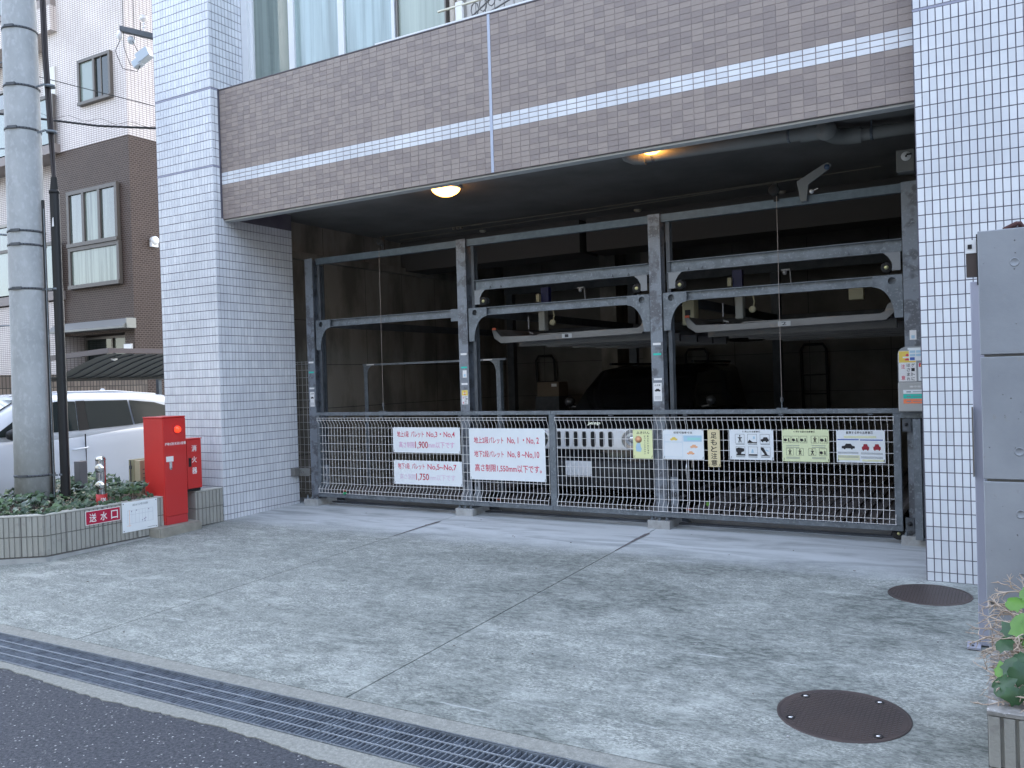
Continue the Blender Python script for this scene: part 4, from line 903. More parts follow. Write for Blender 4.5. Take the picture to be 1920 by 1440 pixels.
# ------------------------------------------------------------------ dark car in the middle bay
def ring(cx, y, w, z0, z1, r=.12, n=5, tuck=.0):
    pts = []
    cs = [(cx+w-r, z1-r, 0), (cx-w+r, z1-r, 90), (cx-w+r+tuck, z0+r, 180), (cx+w-r-tuck, z0+r, 270)]
    for x, z, a in cs:
        for k in range(n): 
            t_ = math.radians(a+90*k/(n-1)); pts.append((x+r*math.cos(t_), y, z+r*math.sin(t_)))
    return pts
def suv():
    cx = -4.18; t = thing('parked_suv', 'black off-road car with a silver seven-slot grille behind the gate', 'car', (cx,8.8,.12))
    b = MB()
    secs = [(8.74,.80,.38,.74,.12),(8.80,.86,.34,.98,.12),(8.86,.88,.32,1.06,.10),(9.4,.90,.32,1.10,.09),(10.05,.90,.34,1.13,.08),(10.2,.90,.34,1.08,.06),(12.6,.90,.36,1.08,.08),(12.9,.84,.40,1.04,.12)]
    b.loft([ring(cx,*q) if False else ring(cx, q[0], q[1], q[2], q[3], q[4]) for q in secs]); b.build('body', M_CARB, t)
    b = MB(); b.loft([ring(cx,10.0,.80,1.0,1.12,.03),ring(cx,10.35,.76,1.0,1.42,.06),ring(cx,10.66,.70,1.0,1.66,.10),ring(cx,11.3,.71,1.0,1.72,.11),ring(cx,12.5,.70,1.0,1.70,.11),ring(cx,12.85,.72,1.0,1.2,.1)]); b.build('cabin', M_CARB, t)
    b = MB(); b.quad((cx-.70,10.09,1.15),(cx+.70,10.09,1.15),(cx+.62,10.60,1.61),(cx-.62,10.60,1.61)); b.build('windscreen', M_GLASSD, t)
    b = MB(); b.box(cx-.74,cx+.74,8.70,8.765,.765,.995); b.build('grille_panel', M_SILVER, t, bevel=.025, bseg=3)
    for i in range(7):
        x = cx+(i-3)*.107; gs = MB(); p = []
        for k in range(16):
            a = 2*math.pi*k/16; p.append((.034*math.copysign(abs(math.cos(a))**.6, math.cos(a)), .088*math.copysign(abs(math.sin(a))**.45, math.sin(a))))
        gs.prism(p, (x,8.6985,.882), X, Z, (0,.004,0), 0); q = [(u*.80, v*.91) for u, v in p]; gs.prism(q, (x,8.6965,.882), X, Z, (0,.004,0), 1)
        gs.build('grille_slot', [M_CHROME, M_BLACK], t)
    for s in (-1, 1):
        x = cx+s*.575; h = MB(); h.lathe([(.0001,-.004),(.06,-.006),(.092,.0),(.105,.012),(.112,.02)], (x,8.695,.885), Y, 28)
        h.lathe([(.105,-.004),(.118,-.006),(.122,.012)], (x,8.695,.885), Y, 28, mi=1); h.lathe([(.0001,-.01),(.035,-.01),(.038,0)], (x,8.693,.885), Y, 16, mi=1); h.build('headlight', [mat('headlight_glass', (.55,.58,.62), .1, .5), M_CHROME], t)
        h = MB(); h.lathe([(.0001,-.01),(.05,-.006),(.06,.01)], (cx+s*.63,8.735,.52), Y, 20); h.build('fog_lamp', mat('foglamp', (.3,.32,.33), .15, .4), t)
        h = MB(); h.prism([(-.13,-.07),(.13,-.06),(.16,.02),(.10,.09),(-.08,.09),(-.15,.0)], (cx+s*.63,8.725,.53), X, Z, (0,.03,0)); h.build('lamp_surround', M_BLACK, t, bevel=.008)
        h = MB(); h.lathe([(.0001,-.09),(.05,-.08),(.07,-.02),(.065,.02),(.0001,.04)], (cx+s*.97,10.32,1.25), Y, 14); h.tube([(cx+s*.85,10.33,1.17),(cx+s*.96,10.33,1.19)], .025, 8)
        h.build('door_mirror', mat('mirror_shell', (.06,.062,.066), .2, .3, coat=.5), t)
        for yy in (9.62,12.2):
            h = MB(); h.lathe([(.20,-.0),(.30,-.01),(.335,.04),(.335,.18),(.30,.22),(.0001,.22)], (cx+s*.92,yy,.445), (-s,0,0), 28); h.build('tyre', M_RUBBER, t)
            h = MB()
            for k in range(5):
                a = 2*math.pi*k/5; h.obox((cx+s*.925, yy+.1*math.cos(a), .445+.1*math.sin(a)), (.012,0,0), (0,.1*math.cos(a),.1*math.sin(a)), (0,-.025*math.sin(a),.025*math.cos(a)))
            h.lathe([(.17,0),(.205,0),(.205,.03),(.17,.03)], (cx+s*.935,yy,.445), (-s,0,0), 28); h.build('rim', M_CHROME, t)
    b = MB(); b.loft([ring(cx,8.70,.70,.34,.60,.05),ring(cx,8.74,.84,.32,.64,.06),ring(cx,8.9,.90,.32,.64,.06)]); b.build('bumper', mat('bumper_plastic', (.02,.021,.023), .5), t)
    b = MB(); b.box(cx-.235,cx+.09,8.675,8.69,.47,.635,0); b.build('number_plate', [mat('plate_white', (.9,.92,.94), .4, col2=(.5,.52,.55), scale=26, contrast=(.6,.75))], t, bevel=.003)
    b = MB(); b.text('Jeep', (cx-.0,8.79,1.03), X, (0,.25,1), .16, .045, .004); b.build('badge_lettering', M_CHROME, t)
    for s in (-1,1):
        b = MB(); b.tube([(cx+s*.58,10.8,1.74),(cx+s*.58,12.5,1.74)], .018, 6); b.build('roof_rail', M_BLACK, t)
suv()
b = MB(); b.box(-7.16,-6.70,13.0,13.4,.10,1.252); t_ = b.build('pedestal', M_GALVD); tag(t_, 'dark steel pedestal near the garage rear wall under a carton', 'pedestal')
t = thing('cardboard_box', 'brown cardboard carton on the pedestal at the back of the garage', 'box', (-6.95,13.1,1.253))
t_.scale = (1,1,1)
b = MB(); b.box(-7.13,-6.71,13.02,13.36,1.253,1.50); b.build('carton', M_CARD, t, bevel=.003); b = MB(); b.box(-6.85,-6.75,13.017,13.0195,1.42,1.47); b.build('label_patch', M_WHITE, t)
for o in bpy.data.objects:
    pass
# ladder / hoops on the rear wall
for i, x in enumerate((-7.7,-4.8,-2.9)):
    b = MB(); b.tube([(x,14.15,.6),(x,14.05,1.9),(x+.05,14.05,1.98),(x+.33,14.05,1.98),(x+.38,14.05,1.9),(x+.38,14.15,.6)], .022, 8)
    for z in (.9,1.2,1.5): b.tube([(x,14.07,z),(x+.38,14.07,z)], .012, 6)
    tag(b.build('ladder_hoop', mat('dull_hoop', (.03,.031,.033), .8)), ['dark ladder hoop on the rear wall in the left bay', 'dark ladder hoop on the rear wall over the black car', 'dark ladder hoop on the rear wall in the right bay'][i], 'ladder', 'ladder hoops on the rear wall')

# ------------------------------------------------------------------ ribbed block walls (planters)
def block_wall(parent, p0, p1, z0, courses, depth, base=None, cap=True, start=0.0, bl=.39, rib=.05):
    p0, p1 = Vector((*p0,0)), Vector((*p1,0)); u = (p1-p0).normalized(); n = Vector((u.y,-u.x,0)); L_ = (p1-p0).length
    b = MB(); b.prism([(0.0006,0),(L_-.0006,0),(L_-.0006,depth),(.0006,depth)], p0+Vector((0,0,z0-.02)), u, -n, (0,0,.195*courses+.016), 0); core = b.build('wall_core', M_MORT, parent)
    for c in range(courses):
        s = start if c % 2 == 0 else start-.0
        while s < L_-.01:
            a = max(s, 0); e = min(s+bl, L_)
            if e-a > .02:
                bb = MB(); z = z0+c*.195; tn = R.random()
                bb.prism([(a+.002,-.0015),(e-.002,-.0015),(e-.002,.02),(a+.002,.02)], p0+Vector((0,0,z)), u, -n, (0,0,.186), 0, tn)
                nr = max(1, int(round((e-a)/rib)))
                for k in range(nr):
                    x0 = a+.004+(e-a-.004)*k/nr; x1 = a+(e-a-.004)*(k+1)/nr-.006
                    bb.prism([(x0,-.0015),(x0+.002,-.014),(x1-.002,-.014),(x1,-.0015)], p0+Vector((0,0,z)), u, -n, (0,0,.186), 0, R.random())
                bb.build('block', M_BLOCK, parent)
            s += bl+.008
    if cap:
        b = MB(); z = z0+courses*.195-.005
        b.prism([(0,-.012),(L_,-.012),(L_,depth),(0,depth)], p0+Vector((0,0,z)), u, -n, (0,0,.012), 0, .3); b.build('capping', mat('cap_mortar', (.45,.45,.41), .9, col2=(.36,.36,.33), scale=9), parent)
pl = thing('left_planter', 'ribbed concrete block planter around the utility pole, filled with ivy', 'planter', (-8.2,5.2,-.05))
pl.name = 'block_planter'
c0 = (-8.18,4.862); dirl = Vector((-.79,-.613,0)).normalized()
c1 = (c0[0]+dirl.x*2.4, c0[1]+dirl.y*2.4)
block_wall(pl, (-8.18,4.862), (-8.18,6.215), 0.0, 2, .11, start=-.18)
block_wall(pl, c1, c0, -.0, 2, .11, start=-.2)
b = MB(); b.prism([(-8.16,4.85),(-8.16,6.21),(-8.32,6.21),(-8.32,4.93),(c1[0],c1[1]+.14),(c1[0]+.03,c1[1]-.04)], (0,0,-.16), X, Y, (0,0,.143)); b.build('footing', mat('footing', (.40,.41,.41), .9, col2=(.30,.31,.31), scale=6, bump=.2), pl)
b = MB(); b.prism([(-8.29,4.93),(-8.29,6.2),(-8.46,6.6),(-9.12,6.98),(-9.9,6.98),(-11.0,4.2),(c1[0],c1[1]+.15)], (0,0,.0), X, Y, (0,0,.345)); b.build('soil', M_SOIL, pl)
kb = thing('block_stub', 'short ribbed block wall under the small red box, against the column', 'block wall', (-8.2,6.8,0))
block_wall(kb, (-8.115,6.625), (-8.115,6.985), .005, 2, .155, start=0)
block_wall(kb, (-8.275,6.622), (-8.118,6.622), .005, 2, .05, start=0, rib=.2)

# ivy
def leaf_poly(s, k=5):
    return [(0,-.5*s),(.28*s,-.38*s),(.5*s,-.05*s),(.26*s,.08*s),(0,.6*s),(-.26*s,.08*s),(-.5*s,-.05*s),(-.28*s,-.38*s)]
def add_leaf(b, p, s, nrm, spin, tone, mi=0, fold=.25):
    nrm = Vector(nrm).normalized(); a = nrm.cross(Vector((math.cos(spin), math.sin(spin), .1))).normalized(); c = nrm.cross(a)
    pts = leaf_poly(s); p = Vector(p); vs = [p + a*x + c*y - nrm*abs(x)*fold for x, y in pts]; n = len(vs)
    b.add([p+c*.0]+vs, [(0,i+1,(i+1)%n+1) for i in range(n)], mi, tone, False)
b = MB()
def in_planter(x, y):
    if y > 6.7 or x > -8.24 or x < -10.4: return False
    if x > -8.5 and y > 6.15: return False
    d = (x-c0[0])*dirl.y-(y-c0[1])*dirl.x
    return -d > .12 if False else ((x-c0[0])*(-dirl.y)+(y-c0[1])*dirl.x) < -.10
cnt = 0
while cnt < 2600:
    x = R.uniform(-10.2,-8.22); y = R.uniform(3.7,6.75)
    if not in_planter(x, y): continue
    if (x+9.395)**2+(y-5.494)**2 < .05: continue
    if math.hypot(x+8.40,y-5.60) < .13: continue
    hh = .36+.10*R.random()**.7+.05*math.sin(x*5+y*3)+(.06 if y > 5.6 else 0)
    s = R.uniform(.035,.085)
    add_leaf(b, (x,y,hh), s, (R.uniform(-.7,.9),R.uniform(-1.1,.3),R.uniform(.35,1)), R.uniform(0,6.28), max(0,min(1,R.gauss(.3,.28)))); cnt += 1
for k in range(150):   # trailing over the kerb
    t1 = R.random(); x = -8.235+R.uniform(-.05,.03); y = 4.9+t1*1.25
    if R.random() < .5: q = R.uniform(0,1.6); x = c0[0]+dirl.x*q-.06*(-dirl.y); y = c0[1]+dirl.y*q+.08
    add_leaf(b, (x,y,.39+R.uniform(-.005,.05)), R.uniform(.03,.06), (R.uniform(.2,1),R.uniform(-.6,.3),R.uniform(.4,1)), R.uniform(0,6.28), R.uniform(0,.5))
o = kind(b.build('ivy', M_LEAF), 'stuff')
b = MB()
for k in range(220):
    x = R.uniform(-9.3,-8.28); y = R.uniform(4.5,6.2)
    if not in_planter(x,y): continue
    a = R.uniform(0,6.28); l = R.uniform(.03,.10); b.tube([(x,y,.36),(x+l*.5*math.cos(a),y+l*.5*math.sin(a),.38+R.uniform(0,.05)),(x+l*math.cos(a),y+l*math.sin(a),.37+R.uniform(0,.06))], .0022, 4, tone=R.random(), cap=False)
kind(b.build('leaf_litter', M_TWIG), 'stuff')

# signs on the planter
t = thing('planter_sign', 'dark red plate reading 送水口 on the planter side', 'sign', (-8.16,5.5,.28))
u, v = Y, Z
b = MB(); b.box(-8.164,-8.158,5.275,5.668,.222,.365); b.build('board', M_WHITE, t)
b = MB(); b.box(-8.1578,-8.1570,5.281,5.662,.228,.359); b.build('panel', mat('crimson_panel', (.40,.012,.05), .4), t)
b = MB()
for i, c in enumerate('送水口'): b.text(c, (-8.157,5.315+i*.122,.248), Y, Z, .078, .088)
b.build('lettering', M_WHITE, t)
t = thing('plan_sign', 'white plate with a faint floor plan, 送水口案内図, on the planter side', 'sign', (-8.16,5.9,.2))
b = MB(); b.box(-8.164,-8.158,5.690,6.118,.075,.392); b.build('board', M_SIGNW, t)
b = MB(); b.text('送水口案内図', (-8.158,5.81,.345), Y, Z, .19, .024)
def yz(b, y0, y1, z0, z1, mi): b.box(-8.1578,-8.1572,y0,y1,z0,z1,mi)
for z in (.16,.30,.255): yz(b,5.75,6.06,z,z+.0022,1)
for y in (5.75,5.80,5.845,5.89,5.93,5.965,6.0,6.06): yz(b,y,y+.002,.16,.30,1)
for y, z in ((5.80,.29),(5.86,.295),(5.96,.17),(5.955,.19),(5.97,.2),(6.01,.29),(5.93,.18)): yz(b,y-.006,y+.006,z-.006,z+.006,2)
yz(b,5.772,5.775,.13,.31,3); yz(b,5.74,5.79,.14,.143,3); yz(b,5.99,6.09,.092,.097,0)
b.build('print', [M_INKG, mat('ink_faint', (.5,.53,.58), .5), mat('ink_violet', (.35,.33,.42), .5), M_INKO], t)
for y, z in ((5.705,.378),(6.103,.378),(5.705,.09),(6.103,.09)):
    b = MB(); b.lathe([(.0001,.003),(.005,.002),(.006,0)], (-8.158,y,z), X, 10); b.build('screw', M_GALVD, t)

# red cabinets
t = thing('fire_cabinet', 'tall red fire equipment cabinet with a round red lamp', 'cabinet', (-8.3,6.35,.075))
b = MB(); b.box(-8.465,-8.135,6.20,6.50,.12,1.262); b.build('body', M_RED, t, bevel=.004)
b = MB(); b.box(-8.468,-8.128,6.197,6.503,1.263,1.278); b.build('lid', M_RED, t, bevel=.003)
b = MB(); b.box(-8.134,-8.122,6.206,6.496,.17,1.256); b.build('door', mat('red_door_paint', (.52,.032,.030), .36, coat=.15), t, bevel=.003)
b = MB(); b.box(-8.46,-8.14,6.205,6.495,.076,.1195); b.box(-8.139,-8.124,6.21,6.49,.076,.165); b.build('plinth', M_REDD, t)
b = MB(); b.lathe([(.046,0),(.046,.01),(.040,.012)], (-8.122,6.375,1.13), X, 24); b.build('lamp_base', M_REDD, t)
b = MB(); b.lathe([(.040,.008),(.040,.02),(.034,.035),(.02,.048),(.0001,.054)], (-8.122,6.375,1.13), X, 24); b.build('lamp_lens', M_REDLENS, t)
b = MB(); b.text('移動式粉末消火設備', (-8.122,6.215,.955), Y, Z, .275, .034); b.build('lettering', M_WHITE, t)
b = MB(); b.box(-8.1215,-8.1205,6.225,6.32,.775,.835); b.build('sticker', M_WHITE, t)
b = MB(); b.box(-8.1215,-8.116,6.262,6.298,.70,.772); b.lathe([(.0001,.006),(.018,.005),(.018,0)], (-8.1215,6.28,.70), X, 14); b.build('latch', M_CHROME, t, bevel=.001)
b = MB(); b.lathe([(.0001,.004),(.014,.004),(.016,0)], (-8.43,6.199,.43), NY, 14); b.build('bolt_cap', M_GALVD, t)
b = MB(); b.prism([(-8.52,6.02),(-8.0,6.02),(-7.98,6.06),(-8.0,6.58),(-8.12,6.618),(-8.52,6.618)], (0,0,-.12), X, Y, (0,0,.194)); tag(b.build('concrete_pad', mat('pad_concrete', (.33,.315,.27), .9, col2=(.25,.24,.21), scale=8, bump=.3), None, bevel=.012, bseg=2), 'low stained concrete pad under the tall red cabinet', 'concrete pad')
t = thing('extinguisher_box', 'small red extinguisher box lettered 消火器 beside the tall cabinet', 'cabinet', (-8.2,6.6,.43))
b = MB(); b.box(-8.30,-8.142,6.508,6.715,.435,1.0); b.build('body', M_RED, t, bevel=.004)
b = MB(); b.box(-8.1415,-8.132,6.512,6.711,.44,.995); b.build('door', mat('red_door_paint', (.52,.032,.030), .36, coat=.15), t, bevel=.003)
b = MB(); b.box(-8.303,-8.128,6.505,6.718,1.001,1.012); b.build('lid', M_RED, t)
b = MB()
for i, c in enumerate('消火器'): b.text(c, (-8.132,6.575,.86-.128*i), Y, Z, .068, .072)
b.build('lettering', M_WHITE, t)
b = MB(); b.box(-8.1325,-8.127,6.53,6.565,.69,.79); b.build('handle', M_BLACK, t)
b = MB()
for i in range(3): b.box(-8.1322,-8.130,6.56+.006*i,6.65,.53-.02*i,.534-.02*i)
b.build('louvre', M_REDD, t)
b = MB(); b.box(-8.29,-8.15,6.52,6.70,.408,.434); b.build('plinth', M_BLACK, t)
# standpipe
t = thing('fire_standpipe', 'polished twin-outlet fire brigade standpipe with a red collar in the ivy', 'standpipe', (-8.47,5.67,.345))
b = MB(); b.tube([(-8.47,5.67,.34),(-8.47,5.67,.84)], .050, 20); b.lathe([(.05,0),(.055,.005),(.05,.03),(.03,.045),(.0001,.05)], (-8.47,5.67,.84), n=20); b.build('pipe', M_CHROME, t)
d_ = Vector((.75,-.66,0)).normalized()
for z in (.765,.585):
    b = MB(); o_ = Vector((-8.47,5.67,z)); b.tube([o_, o_+d_*.085], .036, 18); b.lathe([(.043,0),(.047,.004),(.047,.028),(.041,.034),(.0001,.036)], o_+d_*.07, d_, 24); b.lathe([(.0001,.01),(.011,.009),(.012,0)], o_+d_*.105, d_, 8); b.build('outlet', M_CHROME, t)
b = MB(); b.lathe([(.052,0),(.056,.0),(.056,.13),(.052,.13)], (-8.47,5.67,.352), n=24); o = b.build('collar', M_REDD, t)
b = MB(); b.text('送', (-8.425,5.625,.40), Vector((.66,.75,0)), Z, .06, .05, .018); b.build('lettering', M_WHITE, t)

# utility pole
PCX, PCY = -9.395, 5.494
t = thing('utility_pole', 'grey concrete utility pole with steel bands rising from the ivy planter', 'utility pole', (PCX,PCY,.3))
b = MB(); b.lathe([(.203,.30),(.196,1.4),(.188,3),(.178,4.6),(.165,7.5),(.15,11)], (PCX,PCY,0), n=40); b.build('shaft', M_POLE, t)
def band(z, r):
    b = MB(); b.lathe([(r,-.012),(r+.004,-.012),(r+.004,.012),(r,.012)], (PCX,PCY,z), n=40)
    for k in range(36):
        a = 2*math.pi*k/36; 
        if k % 12 == 0: continue
        b.obox((PCX+(r+.005)*math.cos(a),PCY+(r+.005)*math.sin(a),z), (.0012*math.cos(a),.0012*math.sin(a),0), (-.004*math.sin(a),.004*math.cos(a),0), (0,0,.006), 1)
    b.obox((PCX+.45*r,PCY-.93*r,z+.002), (.05,.02,0), (-.004,.009,0), (0,0,.014)); b.build('steel_band', [M_GALVD, M_BLACK], t)
for z, r in ((5.58,.176),(4.95,.178),(4.48,.1805),(3.36,.187),(3.21,.188),(2.73,.191),(.68,.201)): band(z, r)
for z, a in ((5.25,3.5),(4.30,3.5),(2.34,3.5)):
    b = MB(); d2 = Vector((-.86,-.5,0)); p = Vector((PCX,PCY,z))+d2*.17; b.tube([p, p+d2*.17], .008, 8); b.lathe([(.014,0),(.014,.01)], p+d2*.17, d2, 8); b.build('step_bolt', M_GALV, t)
for k in range(9):
    z = 1+k*.55; r = .2-.006*z; a = -1.35+.05*math.sin(k*5); b = MB(); b.lathe([(.0001,.0025),(.007,.002),(.008,0)], (PCX+r*math.cos(a),PCY+r*math.sin(a),z), (math.cos(a),math.sin(a),0), 8); b.build('plug', M_BLACK, t)
t = thing('cable_riser', 'black riser pipe with cables running up beside the utility pole', 'cable riser', (-9.03,5.6,.3))
b = MB(); b.tube([(-9.03,5.62,.33),(-9.055,5.62,3.80)], .050, 16); b.lathe([(.056,0),(.056,.03),(.045,.04)], (-9.055,5.62,3.77), n=16); b.build('pipe', M_BLACK, t)
b = MB(); b.tube([(-9.055,5.62,3.8),(-9.055,5.62,3.95)], [.045,.03], 12); b.build('boot', M_RUBBER, t)
b = MB()
for dx, dy in ((0,0),(.018,.012),(-.016,.01),(.004,-.02)): b.tube([(-9.055+dx*.5,5.62+dy*.5,3.9),(-9.09+dx,5.62+dy,4.5),(-9.11+dx,5.60+dy,5.3),(-9.14+dx,5.6+dy,7.0)], .014, 8)
b.build('cable_bundle', mat('cable_brown', (.035,.028,.03), .5), t)
b = MB(); b.tube([(-9.14,5.55,.33),(-9.16,5.55,3.70)], .018, 8); b.build('conduit', M_BLACK, t)
b = MB(); b.tube([(-9.10,5.53,.33),(-9.12,5.53,3.6)], .006, 6); b.build('earth_wire', M_GALV, t)
for z in (.68,2.72,4.45,4.95):
    b = MB(); b.box(-9.20,-9.05,5.535,5.55,z-.009,z+.009); b.lathe([(.052,-.012),(.056,-.012),(.056,.012),(.052,.012)], (-9.04-.006*z,5.62,z), n=16); b.build('clamp', M_GALV, t)
b = MB(); b.prism([(-.02,-.05),(.02,-.05),(.012,.05),(-.006,.04)], (-9.02,5.568,3.45), X, Z, (0,.001,0)); b.build('sticker', M_WHITE, t)
# street lamp body at far left edge of the pole
t = thing('pole_lamp', 'silver lamp housing with a white box clamped to the left of the utility pole', 'lamp', (-9.6,5.3,3.3))
b = MB(); b.lathe([(.0001,-.08),(.05,-.07),(.07,0),(.065,.08),(.03,.13),(.0001,.14)], (-9.72,5.10,3.42), (-.3,-.2,.9), 18); b.build('housing', mat('lamp_silver', (.55,.56,.55), .35, .4), t)
b = MB(); b.tube([(-9.56,5.37,3.34),(-9.72,5.20,3.36)], .012, 8); b.build('arm', M_GALV, t)
b = MB(); b.box(-9.78,-9.60,5.12,5.2,3.19,3.28); b.build('ballast_box', M_WHITE, t, bevel=.005)
b = MB(); b.tube([(-9.7,5.15,3.19),(-9.65,5.18,3.12),(-9.58,5.25,3.08)], .004, 5); b.build('lead', M_BLACK, t)
o = MB(); o.box(-9.44,-9.33,5.98,6.08,.33,.78); tag(o.build('stub_post', mat('stub_grey', (.14,.14,.15), .5), None, bevel=.006), 'short dark grey post in the ivy right of the black riser', 'post')
t = thing('meter_cabinet', 'pale cream louvred metal box half hidden behind the tall red cabinet', 'cabinet', (-8.9,6.5,.35))
b = MB(); b.box(-9.0,-8.90,6.38,6.75,.34,.77); b.build('case', M_CREAM, t, bevel=.004)
b = MB(); b.box(-8.899,-8.80,6.385,6.74,.34,.76); b.build('door', mat('cream_rusty', (.48,.42,.28), .55), t, bevel=.003)
b = MB(); b.tube([(-8.955,6.372,.36),(-8.955,6.372,.76)], .006, 6); b.box(-8.97,-8.94,6.365,6.38,.45,.49); b.box(-8.97,-8.94,6.365,6.38,.66,.70)
for i in range(5): b.box(-8.801,-8.796,6.42,6.70,.45+.05*i,.46+.05*i)
b.build('hinge', M_GALVD, t)

# ------------------------------------------------------------------ white car
def white_car():
    cx = -11.92; t = thing('parked_hatchback', 'white parked car with black windows behind the ivy planter', 'car', (cx,6.6,0))
    def sec(y, w, zb, zs, inset=.04):
        # belt-line section of the lower body
        h = [(w-.10,zb),(w-.02,zb+.10),(w,zb+.32),(w-.012,zs-.22),(w-.03,zs-.08),(w-.06,zs-.01),(w-.14,zs+.012)]
        return [(cx+p[0],y,p[1]) for p in h]+[(cx-p[0],y,p[1]) for p in h[::-1]]
    b = MB(); b.loft([sec(4.25,.62,.42,.62),sec(4.4,.78,.28,.78),sec(4.8,.88,.22,.88),sec(5.4,.91,.20,.95),sec(6.2,.92,.20,.985),sec(7.2,.92,.20,1.02),sec(8.6,.92,.22,1.08),sec(9.3,.88,.26,1.08),sec(9.5,.80,.36,.98)])
    b.build('body', M_CARW, t)
    def gh(y, wb, wt, zt, zb=.95):
        h = [(wb,zb),(wb-.01,zb+.10),(wt+.045,zt-.13),(wt+.01,zt-.055),(wt-.06,zt-.01),(wt-.25,zt+.012)]
        return [(cx+p[0],y,p[1]) for p in h]+[(cx-p[0],y,p[1]) for p in h[::-1]]
    b = MB(); b.loft([gh(5.55,.80,.76,1.03,.9),gh(5.98,.85,.74,1.27),gh(6.38,.87,.73,1.49),gh(6.75,.88,.73,1.555),gh(7.2,.88,.735,1.575),gh(8.1,.87,.72,1.555),gh(8.7,.85,.70,1.49),gh(9.1,.83,.66,1.33),gh(9.35,.80,.64,1.10,.9)])
    b.build('cabin', M_CARW, t)
    def W(poly, m, name, off=.004):
        bb = MB(); vs = []
        for y, z in poly:
            f = min(.46, max(0, z-1.04)); x = cx+.874 - f*.235 + off - max(0,(y-8.1))*.030 - max(0,6.5-y)*.012; vs.append((x,y,z))
        n = len(vs); v2 = [(a-.01,b_,c) for a, b_, c in vs]; bb.add(vs+v2, [tuple(range(n)), tuple(range(2*n-1,n-1,-1))]+[(i,i+n,(i+1)%n+n,(i+1)%n) for i in range(n)]); return bb.build(name, m, t)
    W([(5.92,1.03),(7.08,1.055),(7.10,1.45),(6.85,1.46),(6.58,1.42),(6.22,1.22)], M_GLASSD, 'window', .010)
    W([(7.24,1.06),(7.93,1.08),(7.90,1.44),(7.24,1.452)], M_GLASSD, 'window', .010)
    W([(7.96,1.085),(8.80,1.15),(8.66,1.30),(8.35,1.39),(7.93,1.437)], M_GLASSD, 'window', .012)
    W([(7.09,1.05),(7.235,1.055),(7.235,1.457),(7.11,1.457)], mat('pillar_black', (.01,.01,.01), .4), 'pillar', .011)
    b = MB(); b.quad((cx-.72,5.62,1.09),(cx+.72,5.62,1.09),(cx+.66,6.36,1.50),(cx-.66,6.36,1.50)); b.build('windscreen', M_GLASSD, t)
    b = MB(); b.lathe([(.0001,-.07),(.05,-.06),(.075,0),(.06,.05),(.0001,.06)], (cx+1.0,6.12,1.06), Y, 14); b.build('door_mirror', M_BLACK, t)
    for y in (6.95,):
        b = MB(); b.tube([(cx+.935,y,.80),(cx+.965,y+.03,.80),(cx+.965,y+.19,.815),(cx+.935,y+.22,.815)], .013, 8); b.build('door_handle', M_CARW, t)
    b = MB(); b.box(cx+.90,cx+.9225,7.155,7.160,.28,1.0); b.box(cx+.90,cx+.9225,5.80,5.805,.28,.98); b.build('door_gap', M_BLACK, t)
    b = MB(); b.tube([(cx+.62,6.3,1.55),(cx+.64,6.9,1.582),(cx+.63,7.8,1.575),(cx+.62,8.5,1.51)], .014, 6); b.build('roof_rail', M_CARW, t)
    b = MB(); b.prism([(0,0),(.13,0),(.10,.055),(.07,.06)], (cx+.1,7.9,1.56), Y, Z, (.02,0,0)); b.build('antenna_fin', M_CARW, t)
    for s in (-1,1):
        for yy in (5.0,8.45):
            b = MB(); b.lathe([(.20,0),(.29,-.01),(.32,.04),(.32,.17),(.0001,.17)], (cx+s*.93,yy,.32), (-s,0,0), 28); b.build('tyre', M_RUBBER, t)
            b = MB(); b.lathe([(.0001,.02),(.06,.0),(.19,.01),(.205,.0),(.205,.03)], (cx+s*.935,yy,.32), (-s,0,0), 20); b.build('rim', M_SILVER, t)
white_car()

# ------------------------------------------------------------------ neighbouring buildings, carport
nb = thing('neighbour_house', 'narrow white tiled house with a dark brown tiled lower half at the left', 'building', (-19,14,0))
BY, BX = 12.84, -17.73
b = MB(); b.box(-20.74,BX,BY,26,7.547,26); b.build('upper_wall', M_BGW, nb)
b = MB(); b.box(-20.735,BX-.005,BY+.01,26,2.95,7.545); b.build('lower_wall', M_BGB, nb)
b = MB(); b.box(-20.735,BX-.005,BY+.6,26,-.3,2.949); b.box(-18.1,BX-.005,BY+.01,BY+.6,-.3,2.949); b.build('ground_floor_wall', M_BGB, nb)
def win2(parent, x0, x1, z0, z1, y, bars, glass, fr=M_BRZ, fw=.06, d=.09):
    f = MB(); f.box(x0,x1,y-d,y,z1-fw,z1); f.box(x0,x1,y-d-.03,y,z0,z0+fw)
    for q in [x0+fw/2]+bars+[x1-fw/2]: f.box(q-fw/2,q+fw/2,y-d+.002,y,z0+fw,z1-fw)
    fo = f.build('window', fr, parent); xs = [x0]+bars+[x1]
    for i in range(len(xs)-1):
        p = MB(); p.box(xs[i]+fw/2,xs[i+1]-fw/2,y-d*.5,y-d*.35,z0+fw,z1-fw); p.build('pane', glass[i] if isinstance(glass, list) else glass, fo)
    return fo
CUR2 = mat('curtain_behind_glass', (.19,.215,.185), .15, col2=(.075,.09,.078), scale=1.5, stretch=(11,11,.2), contrast=(.4,.62), coat=.3)
CUR3 = mat('dim_curtain_glass', (.035,.04,.038), .08, col2=(.10,.12,.105), scale=1.5, stretch=(8,8,.3), contrast=(.45,.7), coat=.8)
win2(nb, -20.08,-18.11, 5.115,6.49, BY, [-19.43,-18.80], [CUR3, CUR2, CUR3], M_BRZL, .09)
win2(nb, -20.08,-18.09, 4.09,5.108, BY, [], CUR2, M_BRZL, .09)
